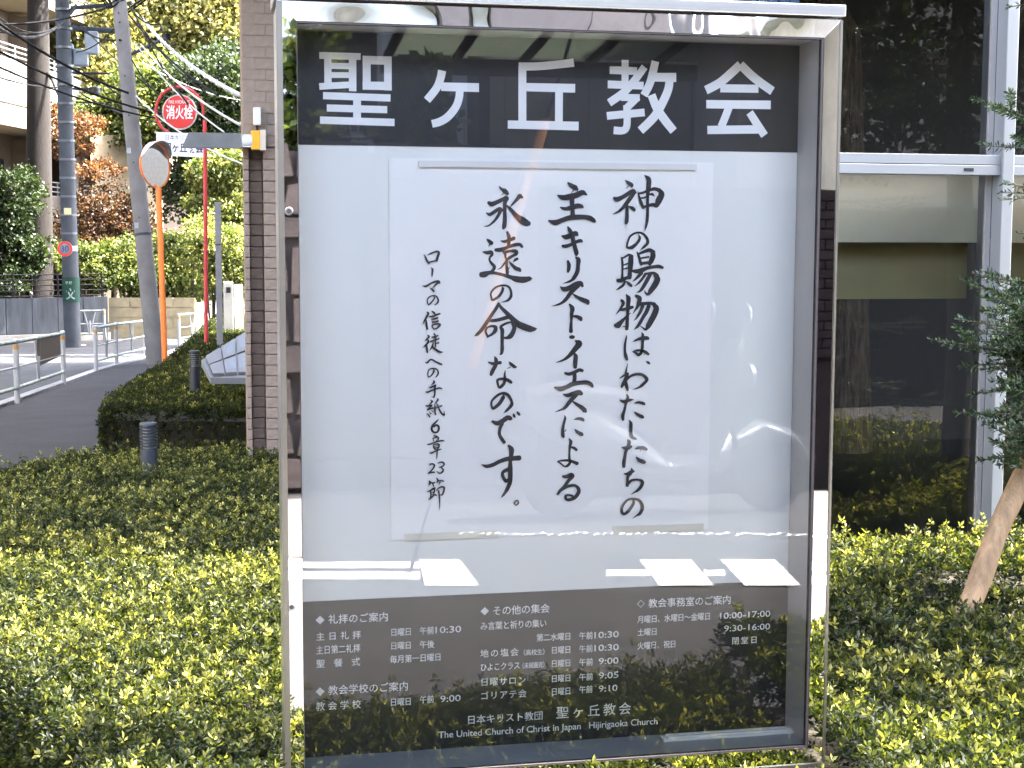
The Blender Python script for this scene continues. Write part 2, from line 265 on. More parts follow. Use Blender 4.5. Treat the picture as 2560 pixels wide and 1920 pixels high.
INK = '''4500,3257,12 4546,3316,53 4630,3367,113 4691,3426,76|4554,3457,6 4592,3420,21|4264,3624,75 4340,3653,106 4478,3600,91 4646,3516,76|4661,3524,129 4631,3628,91 4628,3808,83 4632,3987,91 4617,4137,99 4594,4189,61|4211,3848,23 4295,3884,75 4417,3809,83 4509,3756,76 4570,3793,61|4539,3778,91 4478,3913,68 4387,4033,57 4265,4131,33 4158,4146,9|4754,3710,15 4830,3627,53 4914,3536,76 4968,3476,106 5029,3505,46|4677,3688,45 4785,3792,83 4893,3911,106 5031,4015,167 5124,4067,152 5178,4081,107|4235,4438,38 4281,4475,76 4334,4520,91|4258,4595,6 4299,4535,27|4143,4715,38 4235,4730,83 4319,4722,91 4342,4774,68 4297,4827,45 4289,4902,45 4343,4977,68 4397,5045,76 4358,5127,68 4297,5172,61|4098,5217,121 4175,5210,136 4282,5172,83 4404,5180,68 4574,5218,68 4758,5271,91 4897,5316,137 5052,5332,145 5191,5309,107 5261,5302,12|4686,4271,53 4725,4376,84 4725,4496,76 4710,4601,68|4541,4467,23 4633,4481,68 4771,4436,76 4840,4406,84|4426,4669,76 4557,4662,99 4695,4609,68 4849,4556,76 4972,4548,76 5026,4600,61|4572,4692,30 4634,4751,61 4649,4827,46 4665,4887,23|4634,4721,68 4757,4691,61 4880,4699,91 4896,4751,76 4819,4796,61 4726,4849,68 4665,4902,46|4665,4917,46 4604,4992,43 4542,5067,33 4473,5100,12|4673,4902,68 4673,5022,61 4689,5143,76 4689,5195,69|4750,5045,8 4704,5105,30|4819,4939,12 4873,4887,61 4919,4864,61|4727,4924,23 4804,5007,69 4881,5075,92 4959,5105,92 4982,5135,61|4574,5489,15 4590,5534,61 4559,5624,61 4482,5715,61 4360,5782,53 4329,5729,46 4321,5624,43 4405,5518,46 4513,5466,46 4651,5459,46 4736,5504,53 4775,5595,53 4775,5701,69 4714,5784,61 4637,5814,31 4552,5833,8|4498,5858,61 4437,5971,76 4330,6122,76 4222,6287,84 4130,6423,84 4023,6535,76 3946,6584,12|4498,5866,46 4545,5942,69 4668,6063,92 4792,6186,115 4916,6308,146 5072,6385,154 5212,6432,146 5305,6440,92 5375,6430,12|4284,6242,61 4437,6236,76 4592,6199,84 4715,6162,92|4230,6401,46 4199,6484,53 4253,6605,53|4230,6393,38 4345,6364,53 4422,6395,92 4415,6471,92 4346,6546,61 4261,6590,46|4793,6277,38 4669,6306,54 4546,6381,61 4577,6457,92 4577,6593,84 4577,6745,77 4578,6882,84 4563,6973,69 4516,7011,9|4824,6307,92 4855,6398,92 4824,6505,107 4763,6595,115 4670,6632,61 4624,6624,46|4270,7175,38 4362,7207,69 4470,7193,77 4540,7186,77|4401,7047,23 4439,7124,84 4432,7230,92 4386,7321,92 4347,7397,92 4324,7457,69|4733,7166,15 4788,7227,69 4858,7282,77 4897,7290,46|4687,7322,8 4765,7296,23|4649,7363,15 4638,7447,46 4638,7538,69 4626,7645,69 4564,7720,77 4510,7750,46 4479,7658,54 4471,7581,61 4564,7552,61 4673,7569,77 4750,7609,77 4789,7640,62|4601,7918,18 4601,7972,91 4520,8106,82 4392,8211,73 4347,8192,51 4337,8066,51 4428,7960,58 4537,7890,54 4629,7882,73 4720,7929,73 4794,8056,64 4794,8147,82 4703,8253,64 4612,8328,11|4356,8508,54 4466,8556,100 4594,8504,109 4703,8434,109 4777,8454,91|4585,8558,82 4530,8684,76 4521,8810,76 4577,8920,82 4632,8994,77|4840,8347,27 4853,8392,64 4877,8429,33|4923,8303,27 4951,8340,64 4982,8377,46|4121,9489,27 4230,9528,82 4376,9496,91 4523,9427,91 4688,9377,100 4853,9363,110 4982,9357,119|4733,9069,55 4797,9162,119 4789,9307,101 4771,9452,88 4771,9597,110 4772,9761,110 4763,9907,101 4708,10052,92 4635,10168,64 4562,10257,11|4780,9579,73 4670,9631,82 4597,9684,73 4606,9775,73 4671,9877,82 4744,9834,73|4912,10332,29 4871,10386,40 4903,10438,29 4958,10398,40 4952,10342,29 4912,10332,29|6067,3166,38 6137,3225,99 6231,3277,122 6286,3314,61|6146,3398,12 6192,3337,23|6278,3381,12 6293,3321,23|5835,3445,31 5952,3497,115 6108,3481,138 6263,3442,130 6403,3380,115 6505,3432,31|6162,3510,115 6168,3646,107 6180,3796,95 6189,3917,115|5899,3715,31 6000,3745,77 6125,3729,107 6281,3682,115 6374,3689,92 6421,3711,38|5637,4018,46 5785,4055,122 5940,4001,107 6111,3947,115 6282,3931,115 6455,3930,105 6580,3952,115 6659,3997,100 6698,4027,62|6073,4151,38 6121,4234,92 6176,4339,92 6200,4460,100 6241,4611,100 6273,4733,108 6266,4801,31|5942,4355,46 6036,4378,115 6176,4324,123 6254,4301,123 6293,4331,62|5952,4574,61 6022,4582,84 6146,4544,77 6271,4483,77 6365,4460,85 6404,4482,46|6079,4915,54 6103,5006,92 6096,5097,85 6080,5157,54|6258,4831,31 6321,4884,108 6314,5021,93 6300,5142,100 6230,5279,93 6137,5362,54 5965,5418,8|5911,5493,31 5997,5546,108 6122,5516,116 6263,5448,131 6372,5418,116 6420,5479,62|6326,5463,93 6216,5554,108 6123,5661,93 6030,5782,85 5905,5873,54 5710,5930,8|6194,5653,23 6296,5722,70 6422,5784,101 6533,5830,109 6549,5876,62|6125,5889,46 6188,5981,108 6173,6103,85 6167,6256,62 6160,6393,78 6160,6500,93|6205,6157,39 6299,6165,70 6378,6211,101 6395,6250,54|6146,6630,70 6185,6628,90 6224,6628,70|6272,6716,47 6351,6778,156 6273,6885,124 6180,6991,101 6086,7082,78 5976,7150,47 5812,7204,8|6235,6984,31 6275,7069,101 6268,7192,106 6264,7315,86|6026,7442,47 6120,7466,78 6246,7430,86 6356,7378,78 6435,7394,70|6246,7453,94 6255,7545,94 6240,7653,86|5792,7769,47 5918,7802,109 6059,7766,101 6201,7699,109 6374,7671,94 6532,7665,102 6628,7705,94 6676,7760,63|5991,7924,28 6093,7953,83 6223,7919,110 6354,7894,129 6419,7922,83|6317,7920,92 6206,8028,101 6113,8135,92 6040,8225,74 5938,8278,40 5808,8326,9|6197,8082,28 6318,8166,74 6431,8242,102 6497,8307,111 6525,8335,55|6026,8410,18 6038,8480,55 6005,8607,64 5983,8734,77 5988,8844,89 6007,8903,55|6071,8722,9 6034,8772,28|6246,8503,18 6358,8487,65 6433,8506,83 6471,8535,55|6267,8737,28 6333,8797,74 6417,8845,93 6451,8864,56|6134,8942,28 6175,9022,83 6154,9122,65 6144,9269,46 6145,9397,56 6160,9489,65 6105,9561,65 6030,9577,37 5936,9501,37 5871,9459,18 5973,9444,46 6104,9442,56 6216,9472,65 6329,9521,83|6176,9141,37 6251,9161,65 6308,9208,65|5994,9806,56 6069,9817,83 6181,9774,93 6219,9812,93 6126,9911,83 6033,10037,74 5940,10126,74 5876,10216,56|5922,10162,37 6015,10091,56 6145,10031,65 6276,10026,65 6361,10102,84 6362,10194,93 6278,10302,93 6148,10353,74 6073,10333,65 6063,10259,56 6128,10242,46 6222,10263,56|7400,3101,23 7467,3153,77 7539,3198,93 7547,3235,62|7413,3282,8 7468,3229,23|7139,3497,62 7218,3526,116 7344,3472,93 7470,3395,93 7580,3334,93 7644,3378,47|7596,3379,93 7503,3516,101 7409,3638,93 7315,3745,70 7221,3814,46 7103,3861,8|7441,3608,46 7442,3729,78 7444,3881,85 7437,4003,93 7422,4064,62|7481,3683,31 7569,3721,78 7617,3766,70|7691,3348,16 7724,3469,54 7774,3605,78 7823,3711,70|7708,3393,47 7818,3369,54 7961,3315,62 8088,3283,78 8216,3327,94|8184,3297,78 8249,3403,140 8187,3541,156 8140,3648,109 8093,3671,62|7772,3491,39 7852,3483,39 7946,3421,31 8026,3405,62 8082,3450,16|7822,3696,47 7933,3665,62 8029,3641,78 8124,3648,94|7845,2982,23 7942,3072,116 7944,3209,117 7929,3345,93 7923,3497,70 7926,3726,70 7921,3954,75 7899,4107,55 7861,4244,6|7718,4314,16 7751,4397,62 7689,4504,70 7579,4596,86 7467,4612,47 7451,4566,47 7474,4459,47 7528,4352,50 7639,4283,44 7750,4272,47 7846,4313,55 7927,4412,62 7936,4504,70 7865,4580,62 7755,4675,8|7319,4833,23 7347,4948,55 7352,5101,47|7335,4864,31 7422,4810,47 7501,4772,55 7573,4810,78|7557,4810,94 7555,4948,101 7544,5101,86|7691,4711,31 7732,4810,62 7774,4948,70 7798,5001,47|7732,4749,47 7851,4703,70 7978,4664,86 8090,4710,78|8058,4695,94 8067,4794,125 8029,4902,118 7990,4986,78|7788,4848,44 7964,4818,44|7790,4971,63 7902,4956,70 8013,4948,78|7338,4840,47 7347,4997,40 7349,5193,47 7344,5324,80|7542,4826,107 7531,4997,107 7525,5128,94 7520,5246,107 7507,5298,80|7367,5003,27 7476,4970,40|7368,5095,27 7477,5069,40|7242,5350,80 7330,5351,94 7439,5298,80 7534,5285,80|7412,5377,54 7372,5456,60 7305,5508,54 7203,5567,7|7446,5377,33 7508,5430,74 7563,5476,67|7573,5134,54 7696,5148,94 7805,5121,107 7942,5069,81 8092,5043,74 8202,5036,83 8299,5063,61|7806,5181,81 7725,5259,74 7657,5325,47 7590,5381,7|7875,5233,67 7821,5312,60 7754,5391,54 7686,5450,27 7632,5485,7|7875,5207,54 7971,5194,54 8094,5188,67 8177,5247,81|8012,5207,81 7945,5326,94 7878,5444,87 7811,5549,74 7756,5602,47 7681,5630,7|8122,5234,94 8178,5326,135 8118,5458,141 8030,5576,121 7963,5668,67 7894,5629,34 7879,5576,13|7335,5804,67 7377,5863,80 7337,5955,60 7269,6047,40 7202,6132,7|7296,6021,54 7392,6008,67 7501,5983,81 7596,5957,67|7443,5673,27 7498,5759,107 7493,5877,101 7487,5983,94 7482,6115,74 7476,6246,81 7471,6378,87 7465,6458,74|7191,6370,80 7259,6364,141 7340,6285,94 7421,6206,60 7502,6128,34 7557,6089,7|7369,6397,13 7451,6398,27|7675,5700,67 7758,5760,108 7746,5852,101 7706,5958,67 7652,6036,34 7605,6115,7|7732,5892,94 7869,5879,74 8007,5873,74 8117,5894,81|8089,5894,81 8159,5987,135 8120,6119,142 8053,6251,135 7985,6369,128 7918,6468,61 7849,6435,34 7779,6381,11|7842,5919,81 7789,6050,74 7735,6143,61 7681,6222,34 7627,6267,7|7980,5933,94 7927,6065,94 7846,6196,81 7779,6315,81 7725,6394,67 7630,6479,7|7467,6600,17 7447,6702,42 7427,6826,56 7428,6964,59 7451,7075,84 7480,7158,56|7618,6745,14 7704,6705,49 7832,6665,84 7947,6666,85 7983,6687,49|7822,6540,21 7846,6596,63 7847,6692,70 7841,6803,68 7838,6900,77|7835,6927,70 7808,7010,70 7744,7051,70 7693,7009,49 7607,6976,8 7721,6947,49 7836,6955,63 7922,6991,71 7987,7040,56|7880,7059,7 7908,7011,21|7936,7206,28 7982,7230,64 8014,7255,42|7495,7241,11 7475,7352,31 7455,7448,49 7448,7518,70|7498,7477,70 7456,7587,84 7400,7697,84 7358,7779,56|7311,7582,21 7398,7524,35 7484,7477,56|7386,7724,56 7471,7615,63 7570,7533,56 7699,7494,63 7842,7509,71 7944,7594,85 7945,7650,71 7845,7746,71 7760,7800,42 7631,7842,7|7450,7670,85 7480,7781,78 7502,7858,56|7482,7955,28 7511,8018,56 7490,8087,71 7456,8198,56 7429,8322,64 7394,8433,85 7402,8538,57|7333,8091,35 7419,8121,71 7533,8088,78 7641,8076,21|7663,8160,21 7764,8141,57 7879,8171,71 7908,8192,43|7673,8369,35 7753,8426,71 7854,8477,85 7883,8492,50|7546,8548,21 7590,8632,78 7584,8758,85 7586,8897,78|7578,8836,78 7615,8935,78 7673,8971,64 7738,8996,9|7515,9002,35 7551,9059,85 7524,9170,85 7475,9267,71 7455,9392,71 7434,9518,85 7433,9623,71|7380,9174,28 7459,9189,78 7545,9171,106 7603,9158,57|7690,9223,21 7776,9190,71 7891,9200,85 7971,9237,57|7806,9289,7 7834,9241,14|7728,9413,36 7794,9478,85 7881,9516,100 7932,9538,64|7604,9656,14 7623,9705,57 7595,9775,85 7532,9857,71 7518,9969,64 7519,10068,71|7440,9784,28 7509,9793,64 7610,9747,85 7667,9734,57|7505,10053,64 7555,9998,71 7626,9944,57 7756,9934,50 7857,9965,71 7880,10022,79 7830,10119,79 7759,10187,64 7687,10227,36 7601,10281,6|7646,10388,14 7675,10453,64 7633,10550,71 7548,10660,79 7447,10727,64 7396,10669,64 7402,10556,64 7473,10446,60 7559,10385,54 7674,10379,54 7790,10407,64 7864,10501,79 7880,10614,86 7823,10726,79 7737,10779,36 7651,10840,7|2814,4766,11 2852,4846,43 2889,4920,48 2927,4973,32|2895,4784,11 2986,4740,32 3105,4702,37 3148,4734,48 3121,4814,59 3094,4910,54|2921,4947,37 3018,4920,32 3094,4904,37|2970,5056,11 3002,5101,48 2996,5186,41 2991,5256,19|2791,5456,16 2856,5469,48 2963,5410,43 3061,5368,43 3136,5363,54 3158,5400,43|3115,5389,54 3060,5453,32 3001,5512,13|2947,5508,13 2996,5544,43 3028,5581,48|3028,5693,11 3044,5731,32 2995,5806,32 2919,5875,32 2892,5837,27 2887,5773,24 2930,5709,27 3006,5677,24 3082,5688,30 3125,5753,38 3125,5817,41 3081,5865,24 3038,5886,5|2876,6040,21 2903,6072,54 2865,6157,48 2821,6232,38 2778,6323,9|2859,6211,27 2864,6307,54 2880,6415,48|2986,6021,22 3038,6062,43 3059,6094,27|2924,6142,27 3005,6137,43 3092,6100,43 3168,6079,38|2983,6201,27 3048,6191,38 3119,6170,32|2994,6260,32 3059,6260,32 3129,6240,32|2999,6314,22 2994,6373,32 3037,6421,32|3005,6330,27 3091,6304,32 3173,6315,38 3135,6368,43 3091,6406,32 3037,6410,27|2891,6552,22 2923,6587,43 2874,6640,32 2820,6693,6|2896,6656,32 2907,6705,43 2852,6769,38 2771,6837,5|2869,6769,32 2874,6855,49 2884,6936,43|3026,6512,22 3058,6556,38 3069,6642,38 3063,6728,32 3069,6814,32|2983,6598,27 3047,6593,38 3123,6562,32|2950,6694,32 3026,6674,38 3145,6632,32|3069,6744,22 3139,6723,32|3015,6727,27 2993,6802,43 2928,6904,6|2982,6813,32 3036,6846,49 3123,6911,54 3188,6934,43 3237,6929,9|2835,7161,16 2884,7162,43 2927,7114,32 2976,7093,27 3057,7137,35 3155,7187,41 3204,7209,41|3014,7309,11 3030,7352,38 2992,7427,32 2921,7486,27 2894,7447,24 2900,7361,24 2938,7308,27 3024,7293,27 3100,7321,30 3127,7397,38 3100,7461,33 3051,7504,5|3015,7571,24 3039,7599,44 3005,7637,29 2966,7661,6|2922,7719,19 2976,7710,39 3064,7677,49|2848,7815,24 2897,7820,39 2985,7783,37 3073,7755,34 3151,7732,34 3210,7748,24|3049,7687,49 3049,7774,44 3048,7862,39 3029,7930,39 3019,7949,20|2965,7919,5 3004,7934,15|2955,8001,15 2989,8031,44 2955,8074,29 2916,8103,8|2843,8126,24 2896,8132,39 2965,8118,44|2975,8114,44 2965,8133,39 2926,8181,29 2886,8219,39|2886,8219,29 2935,8201,29 3014,8178,39|3107,7970,24 3117,7999,44 3073,8057,29 3043,8086,6|3048,8096,15 3053,8183,39 3053,8262,39 3062,8325,44|3087,8077,20 3121,8146,29 3160,8234,34 3209,8313,44 3258,8344,44|3254,8246,6 3263,8334,39|3053,8183,20 3131,8165,24 3205,8128,29|2872,8297,12 2906,8337,34 2933,8376,34|2921,8264,10 2960,8309,29|2974,8241,12 2999,8256,24|3131,8434,15 3082,8487,39 3013,8554,49 2978,8621,49 2988,8690,49 3042,8730,44 3101,8722,44 3135,8664,49 3130,8595,49 3081,8565,44 3023,8603,39|3022,8794,20 3081,8815,34 3120,8835,29|2988,8861,15 3052,8848,24 3120,8840,29 3130,8874,29 3071,8927,10|3012,8877,12 3027,8926,20|2880,8996,24 2934,8992,34 3032,8955,29 3130,8928,31 3218,8916,34 3258,8931,20|3012,9004,20 3022,9063,29 3061,9113,29|3022,9004,20 3091,8991,25 3144,9007,39 3135,9066,34 3090,9114,25|3032,9044,12 3120,9026,14|3036,9078,12 3120,9061,14|2929,9188,21 2976,9190,36 3059,9155,29 3142,9121,29 3189,9107,21|3101,9105,21 3098,9188,31 3092,9270,26 3085,9343,4|2924,9463,21 2955,9443,29 3007,9439,29 3038,9476,36 3006,9538,33 2954,9599,31 2897,9649,27|2892,9647,27 2954,9635,29 3032,9627,36|3116,9427,21 3162,9407,29 3225,9409,36 3256,9451,40 3214,9502,33 3136,9519,16|3183,9517,21 3235,9575,36 3214,9627,40 3162,9657,33 3105,9624,23 3094,9608,16|2912,9811,16 2938,9858,52 2902,9940,6|2954,9859,31 3006,9870,31 3052,9856,21|2995,9881,26 3021,9944,26|3084,9758,21 3115,9811,42 3089,9873,16|3099,9832,26 3182,9818,31 3250,9836,26|3162,9854,36 3130,9921,8|2865,10054,16 2933,10045,36 3016,9996,47 3052,9986,36|2948,10046,31 2953,10129,36 2948,10223,31|3037,9996,36 3036,10059,36 3016,10100,31|2964,10083,19 3016,10069,19|2964,10129,19 3016,10115,19|2911,10237,31 2974,10192,36 3036,10137,36 3083,10154,31|3078,10039,21 3130,9989,26 3203,9960,31 3255,9987,47 3245,10065,42 3213,10137,42 3161,10146,21|3130,10051,42 3145,10166,40 3153,10302,31 3152,10407,23 3138,10511,4'''
TEXTS = [
('礼拝のご案内', 647, 1991, 12990, 206),
('主日礼拝', 373, 1372, 13360, 182),
('日曜日', 2032, 2518, 13341, 176),
('午前', 2699, 3027, 13338, 177),
('10:30', 3063, 3648, 13326, -148),
('主日第二礼拝', 370, 1358, 13671, 189),
('日曜日', 2030, 2517, 13654, 176),
('午後', 2699, 3031, 13658, 177),
('聖餐式', 367, 1351, 13981, 190),
('毎月第一日曜日', 2022, 3196, 13964, 177),
('教会学校のご案内', 633, 2441, 14615, 208),
('教会学校', 353, 1361, 14962, 191),
('日曜日', 2017, 2513, 14957, 178),
('午前', 2695, 3024, 14938, 178),
('9:00', 3170, 3636, 14933, -149),
('その他の集会', 4371, 5709, 12972, 211),
('み言葉と祈りの集い', 4093, 5644, 13305, 186),
('第二水曜日', 5403, 6224, 13635, 175),
('午前', 6413, 6742, 13643, 176),
('10:30', 6780, 7359, 13630, -146),
('地の塩会', 4094, 4985, 13946, 186),
('（高校生）', 5015, 5685, 13950, 137),
('日曜日', 5748, 6226, 13950, 176),
('午前', 6416, 6745, 13951, 176),
('10:30', 6783, 7362, 13936, -146),
('ひよこクラス', 4094, 5024, 14261, 179),
('（未就園児）', 5006, 5667, 14255, 138),
('日曜日', 5750, 6228, 14266, 176),
('午前', 6418, 6748, 14270, 176),
('9:00', 6888, 7360, 14255, -147),
('日曜サロン', 4095, 5162, 14614, 187),
('日曜日', 5752, 6231, 14621, 176),
('午前', 6421, 6751, 14620, 177),
('9:05', 6891, 7364, 14597, -147),
('ゴリアテ会', 4095, 5176, 14934, 188),
('日曜日', 5753, 6233, 14929, 176),
('午前', 6423, 6748, 14920, 177),
('9:10', 6894, 7341, 14910, -147),
('日本キリスト教団', 3780, 5568, 15491, 206),
('聖ヶ丘教会', 5883, 7676, 15486, 284),
('The United Church of Christ in Japan', 3126, 6468, 15774, -151),
('Hijirigaoka Church', 6672, 8327, 15770, -153),
('教会事務室のご案内', 8071, 10097, 12969, 210),
('月曜日、水曜日〜金曜日', 7809, 9596, 13324, 177),
('10:00-17:00', 9830, 11079, 13319, -145),
('土曜日', 7813, 8296, 13628, 177),
('9:30-16:00', 9936, 11080, 13629, -146),
('火曜日、祝日', 7817, 8758, 13950, 177),
('閉堂日', 10132, 10773, 13949, 174)]
# ---------------------------------------------------------------- ground, road, kerb
YS = [-60, -12, -4, 0, 3, 7, 12, 18, 24, 29, 34, 45, 70, 400]; XS = [-400, -60, -20, -10, -5, -2, 0, 2, 5, 10, 30, 400]
V = [(x, y, gz(y)) for y in YS for x in XS]; nx = len(XS)
F = [(j*nx+i, j*nx+i+1, (j+1)*nx+i+1, (j+1)*nx+i) for j in range(len(YS)-1) for i in range(nx-1)]
place('road', mesh_from('road', V, F, M_asphalt))['kind'] = 'structure'
place('side_street', mesh_from('side_street', [(-30, -3.2, .004), (30, -3.2, .004), (30, 2.2, .004), (-30, 2.2, .004)], [(0, 1, 2, 3)], M_street))['kind'] = 'structure'
def strip(name, pts, wdt, z0, mat, h=0.):          # band along a ground polyline
    pts = [Vector(p) for p in pts]; V = []; F = []
    for i, p in enumerate(pts):
        t = (pts[min(i+1, len(pts)-1)]-pts[max(0, i-1)]); t.z = 0; t.normalize(); nrm = Vector((t.y, -t.x, 0))*wdt/2
        for q in (p-nrm, p+nrm): V.append((q.x, q.y, gz(q.y)+z0)); V.append((q.x, q.y, gz(q.y)+z0+h))
    for i in range(len(pts)-1):
        a = 4*i; b = a+4
        if h: F += [(a+1, a+3, b+3, b+1), (a, a+1, b+1, b), (a+3, a+2, b+2, b+3)]
        else: F += [(a, a+2, b+2, b)]
    if h: F += [(0, 2, 3, 1), (len(V)-4, len(V)-3, len(V)-1, len(V)-2)]
    me = mesh_from(name, V, F, mat); return place(name, me)
kp = [gnd(x, y) for x, y in [(-500, 1250), (-150, 1085), (0, 1027), (160, 968), (241, 937), (292, 921), (364, 902), (400, 896), (440, 884)]]
kp2 = []
for a, b in zip(kp[:-1], kp[1:]):
    for k in range(4): kp2.append(a.lerp(b, k/4))
kp2.append(kp[-1]); kp2.append(kp[-1]+Vector((.6, 4, 0)))
# sidewalk between kerb and planting
V = []; F = []
for i, p in enumerate(kp2):
    V += [(p.x+.05, p.y, gz(p.y)+.06), (p.x+6.5, p.y, gz(p.y)+.06)]
    if i: F.append((2*i-2, 2*i-1, 2*i+1, 2*i))
place('pavement', mesh_from('pavement', V, F, M_walk))['kind'] = 'structure'
strip('kerb', kp2, .13, -.02, M_kerb, .11)['kind'] = 'structure'
strip('road_marking', [gnd(-300, 889), gnd(0, 888), gnd(200, 887), gnd(395, 887)], .17, .004, M_paint)['kind'] = 'structure'
strip('road_marking', [gnd(640/3.57, 560+1090/3.57), gnd(760/3.57, 560+1078/3.57)], .12, .004, M_paint)['kind'] = 'structure'

# markings on the street behind the viewer: seen in the glass
def quad(name, pts, z, mat):
    return tag(place(name, mesh_from(name, [(p[0], p[1], z) for p in pts], [(0, 1, 2, 3)], mat)), kind='structure')
SY = 3.1155                                     # the glass plane; things in front of it are seen mirrored
def mir(px, py, z=0.): p = onz(px, py, z); return (p.x, 2*SY-p.y)
for (a, b, ya, yb) in [(640, 1050, 1408, 1424), (640, 1050, 1432, 1452), (1516, 1626, 1428, 1444), (1760, 1812, 1428, 1444), (2030, 2420, 1410, 1432), (2030, 2420, 1444, 1466)]:
    quad('road_marking', [mir(a, yb), mir(b, yb), mir(b, ya), mir(a, ya)], .008, M_paint)
for (a, b, c, d) in [(1048, 1150, 1198, 1062), (1598, 1728, 1786, 1648), (1800, 1938, 2002, 1862)]:
    quad('road_marking', [mir(d, 1470), mir(c, 1470), mir(b, 1404), mir(a, 1404)], .012, M_paint)
# ragged kerb line at the far side of that street
for k in range(46):
    xx = 1150+k*22; j = random.uniform(-2.5, 2.5); xx += random.uniform(-5, 5)
    quad('road_marking', [mir(xx, 1339+j+random.random()*4), mir(xx+random.uniform(8, 20), 1339+j), mir(xx+random.uniform(9, 18), 1334+j), mir(xx+4, 1334.5+j+random.random()*2)], .008, M_paint)

# ---------------------------------------------------------------- foliage builders
def leaf_arrays(P, D, Ln, wd, fold=.25, roll=None):
    """one folded leaf (2 triangles) per point: P base, D direction, Ln length"""
    n = len(P); D = D/np.linalg.norm(D, axis=1, keepdims=True)
    r = rng.normal(size=(n, 3)) if roll is None else roll
    S = np.cross(D, r); S /= np.linalg.norm(S, axis=1, keepdims=True)+1e-9
    U = np.cross(S, D); Ln = Ln[:, None]; w = wd[:, None]
    mid = P+D*Ln*.55
    V = np.stack([P, mid+S*w+U*w*fold*2, P+D*Ln, mid-S*w+U*w*fold*2], 1).reshape(-1, 3)
    b = np.arange(n)*4
    F = np.concatenate([np.stack([b, b+1, b+2], 1), np.stack([b, b+2, b+3], 1)], 0)
    return V, F
def tri_mesh(name, V, F, rnd, mat):
    me = bpy.data.meshes.new(name); V = V.astype(np.float32); F = F.astype(np.int32)
    me.vertices.add(len(V)); me.vertices.foreach_set('co', V.ravel())
    me.loops.add(len(F)*3); me.loops.foreach_set('vertex_index', F.ravel())
    me.polygons.add(len(F)); me.polygons.foreach_set('loop_start', np.arange(0, len(F)*3, 3, dtype=np.int32))
    me.update(calc_edges=True)
    a = me.attributes.new('rnd', 'FLOAT', 'POINT'); a.data.foreach_set('value', rnd.astype(np.float32))
    me.materials.append(mat); return me
def rosettes(P, Nn, leafl=.03, k=8, tilt=.7, tone=None, wr=.21):
    n = len(P); k_ = k
    Pr = np.repeat(P, k_, 0); Nr = np.repeat(Nn, k_, 0)
    ref = np.cross(Nr, np.array([.31, .77, .55])); ref /= np.linalg.norm(ref, axis=1, keepdims=True)
    bi = np.cross(Nr, ref); ang = np.tile(np.arange(k_)*2.4, n)+np.repeat(rng.uniform(0, 6.28, n), k_)
    el = np.tile(np.linspace(.15, 1.25, k_), n)+rng.normal(0, .12, n*k_)
    D = (ref*np.cos(ang)[:, None]+bi*np.sin(ang)[:, None])*np.cos(el*tilt)[:, None]+Nr*np.sin(el*tilt)[:, None]
    Ln = leafl*rng.uniform(.7, 1.15, n*k_); Pr = Pr+Nr*(np.tile(np.linspace(-.012, .006, k_), n)*leafl/.03)[:, None]
    V, F = leaf_arrays(Pr, D, Ln, Ln*wr, .22, roll=np.cross(D, Nr)+rng.normal(0, .25, D.shape))
    # roll makes the blade face along the shoot
    t = rng.uniform(0, 1, n) if tone is None else tone
    rnd = np.repeat(np.clip(np.repeat(t, k_)*.8+rng.uniform(-.12, .25, n*k_)+np.tile(np.linspace(-.1, .12, k_), n), 0, 1), 4)
    return V, F, rnd
def in_poly(x, y, poly):
    c = np.zeros(len(x), bool); j = len(poly)-1
    for i in range(len(poly)):
        xi, yi = poly[i][0], poly[i][1]; xj, yj = poly[j][0], poly[j][1]
        c ^= ((yi > y) != (yj > y)) & (x < (xj-xi)*(y-yi)/(yj-yi+1e-12)+xi); j = i
    return c
def vnoise(x, y, s, seed=0):
    return (np.sin(x*s+seed)*np.cos(y*s*1.1+seed*2)+.5*np.sin(x*s*2.3+y*s*1.7+seed)+.35*np.cos(x*s*4.1-y*s*3.7+seed*3))/1.85
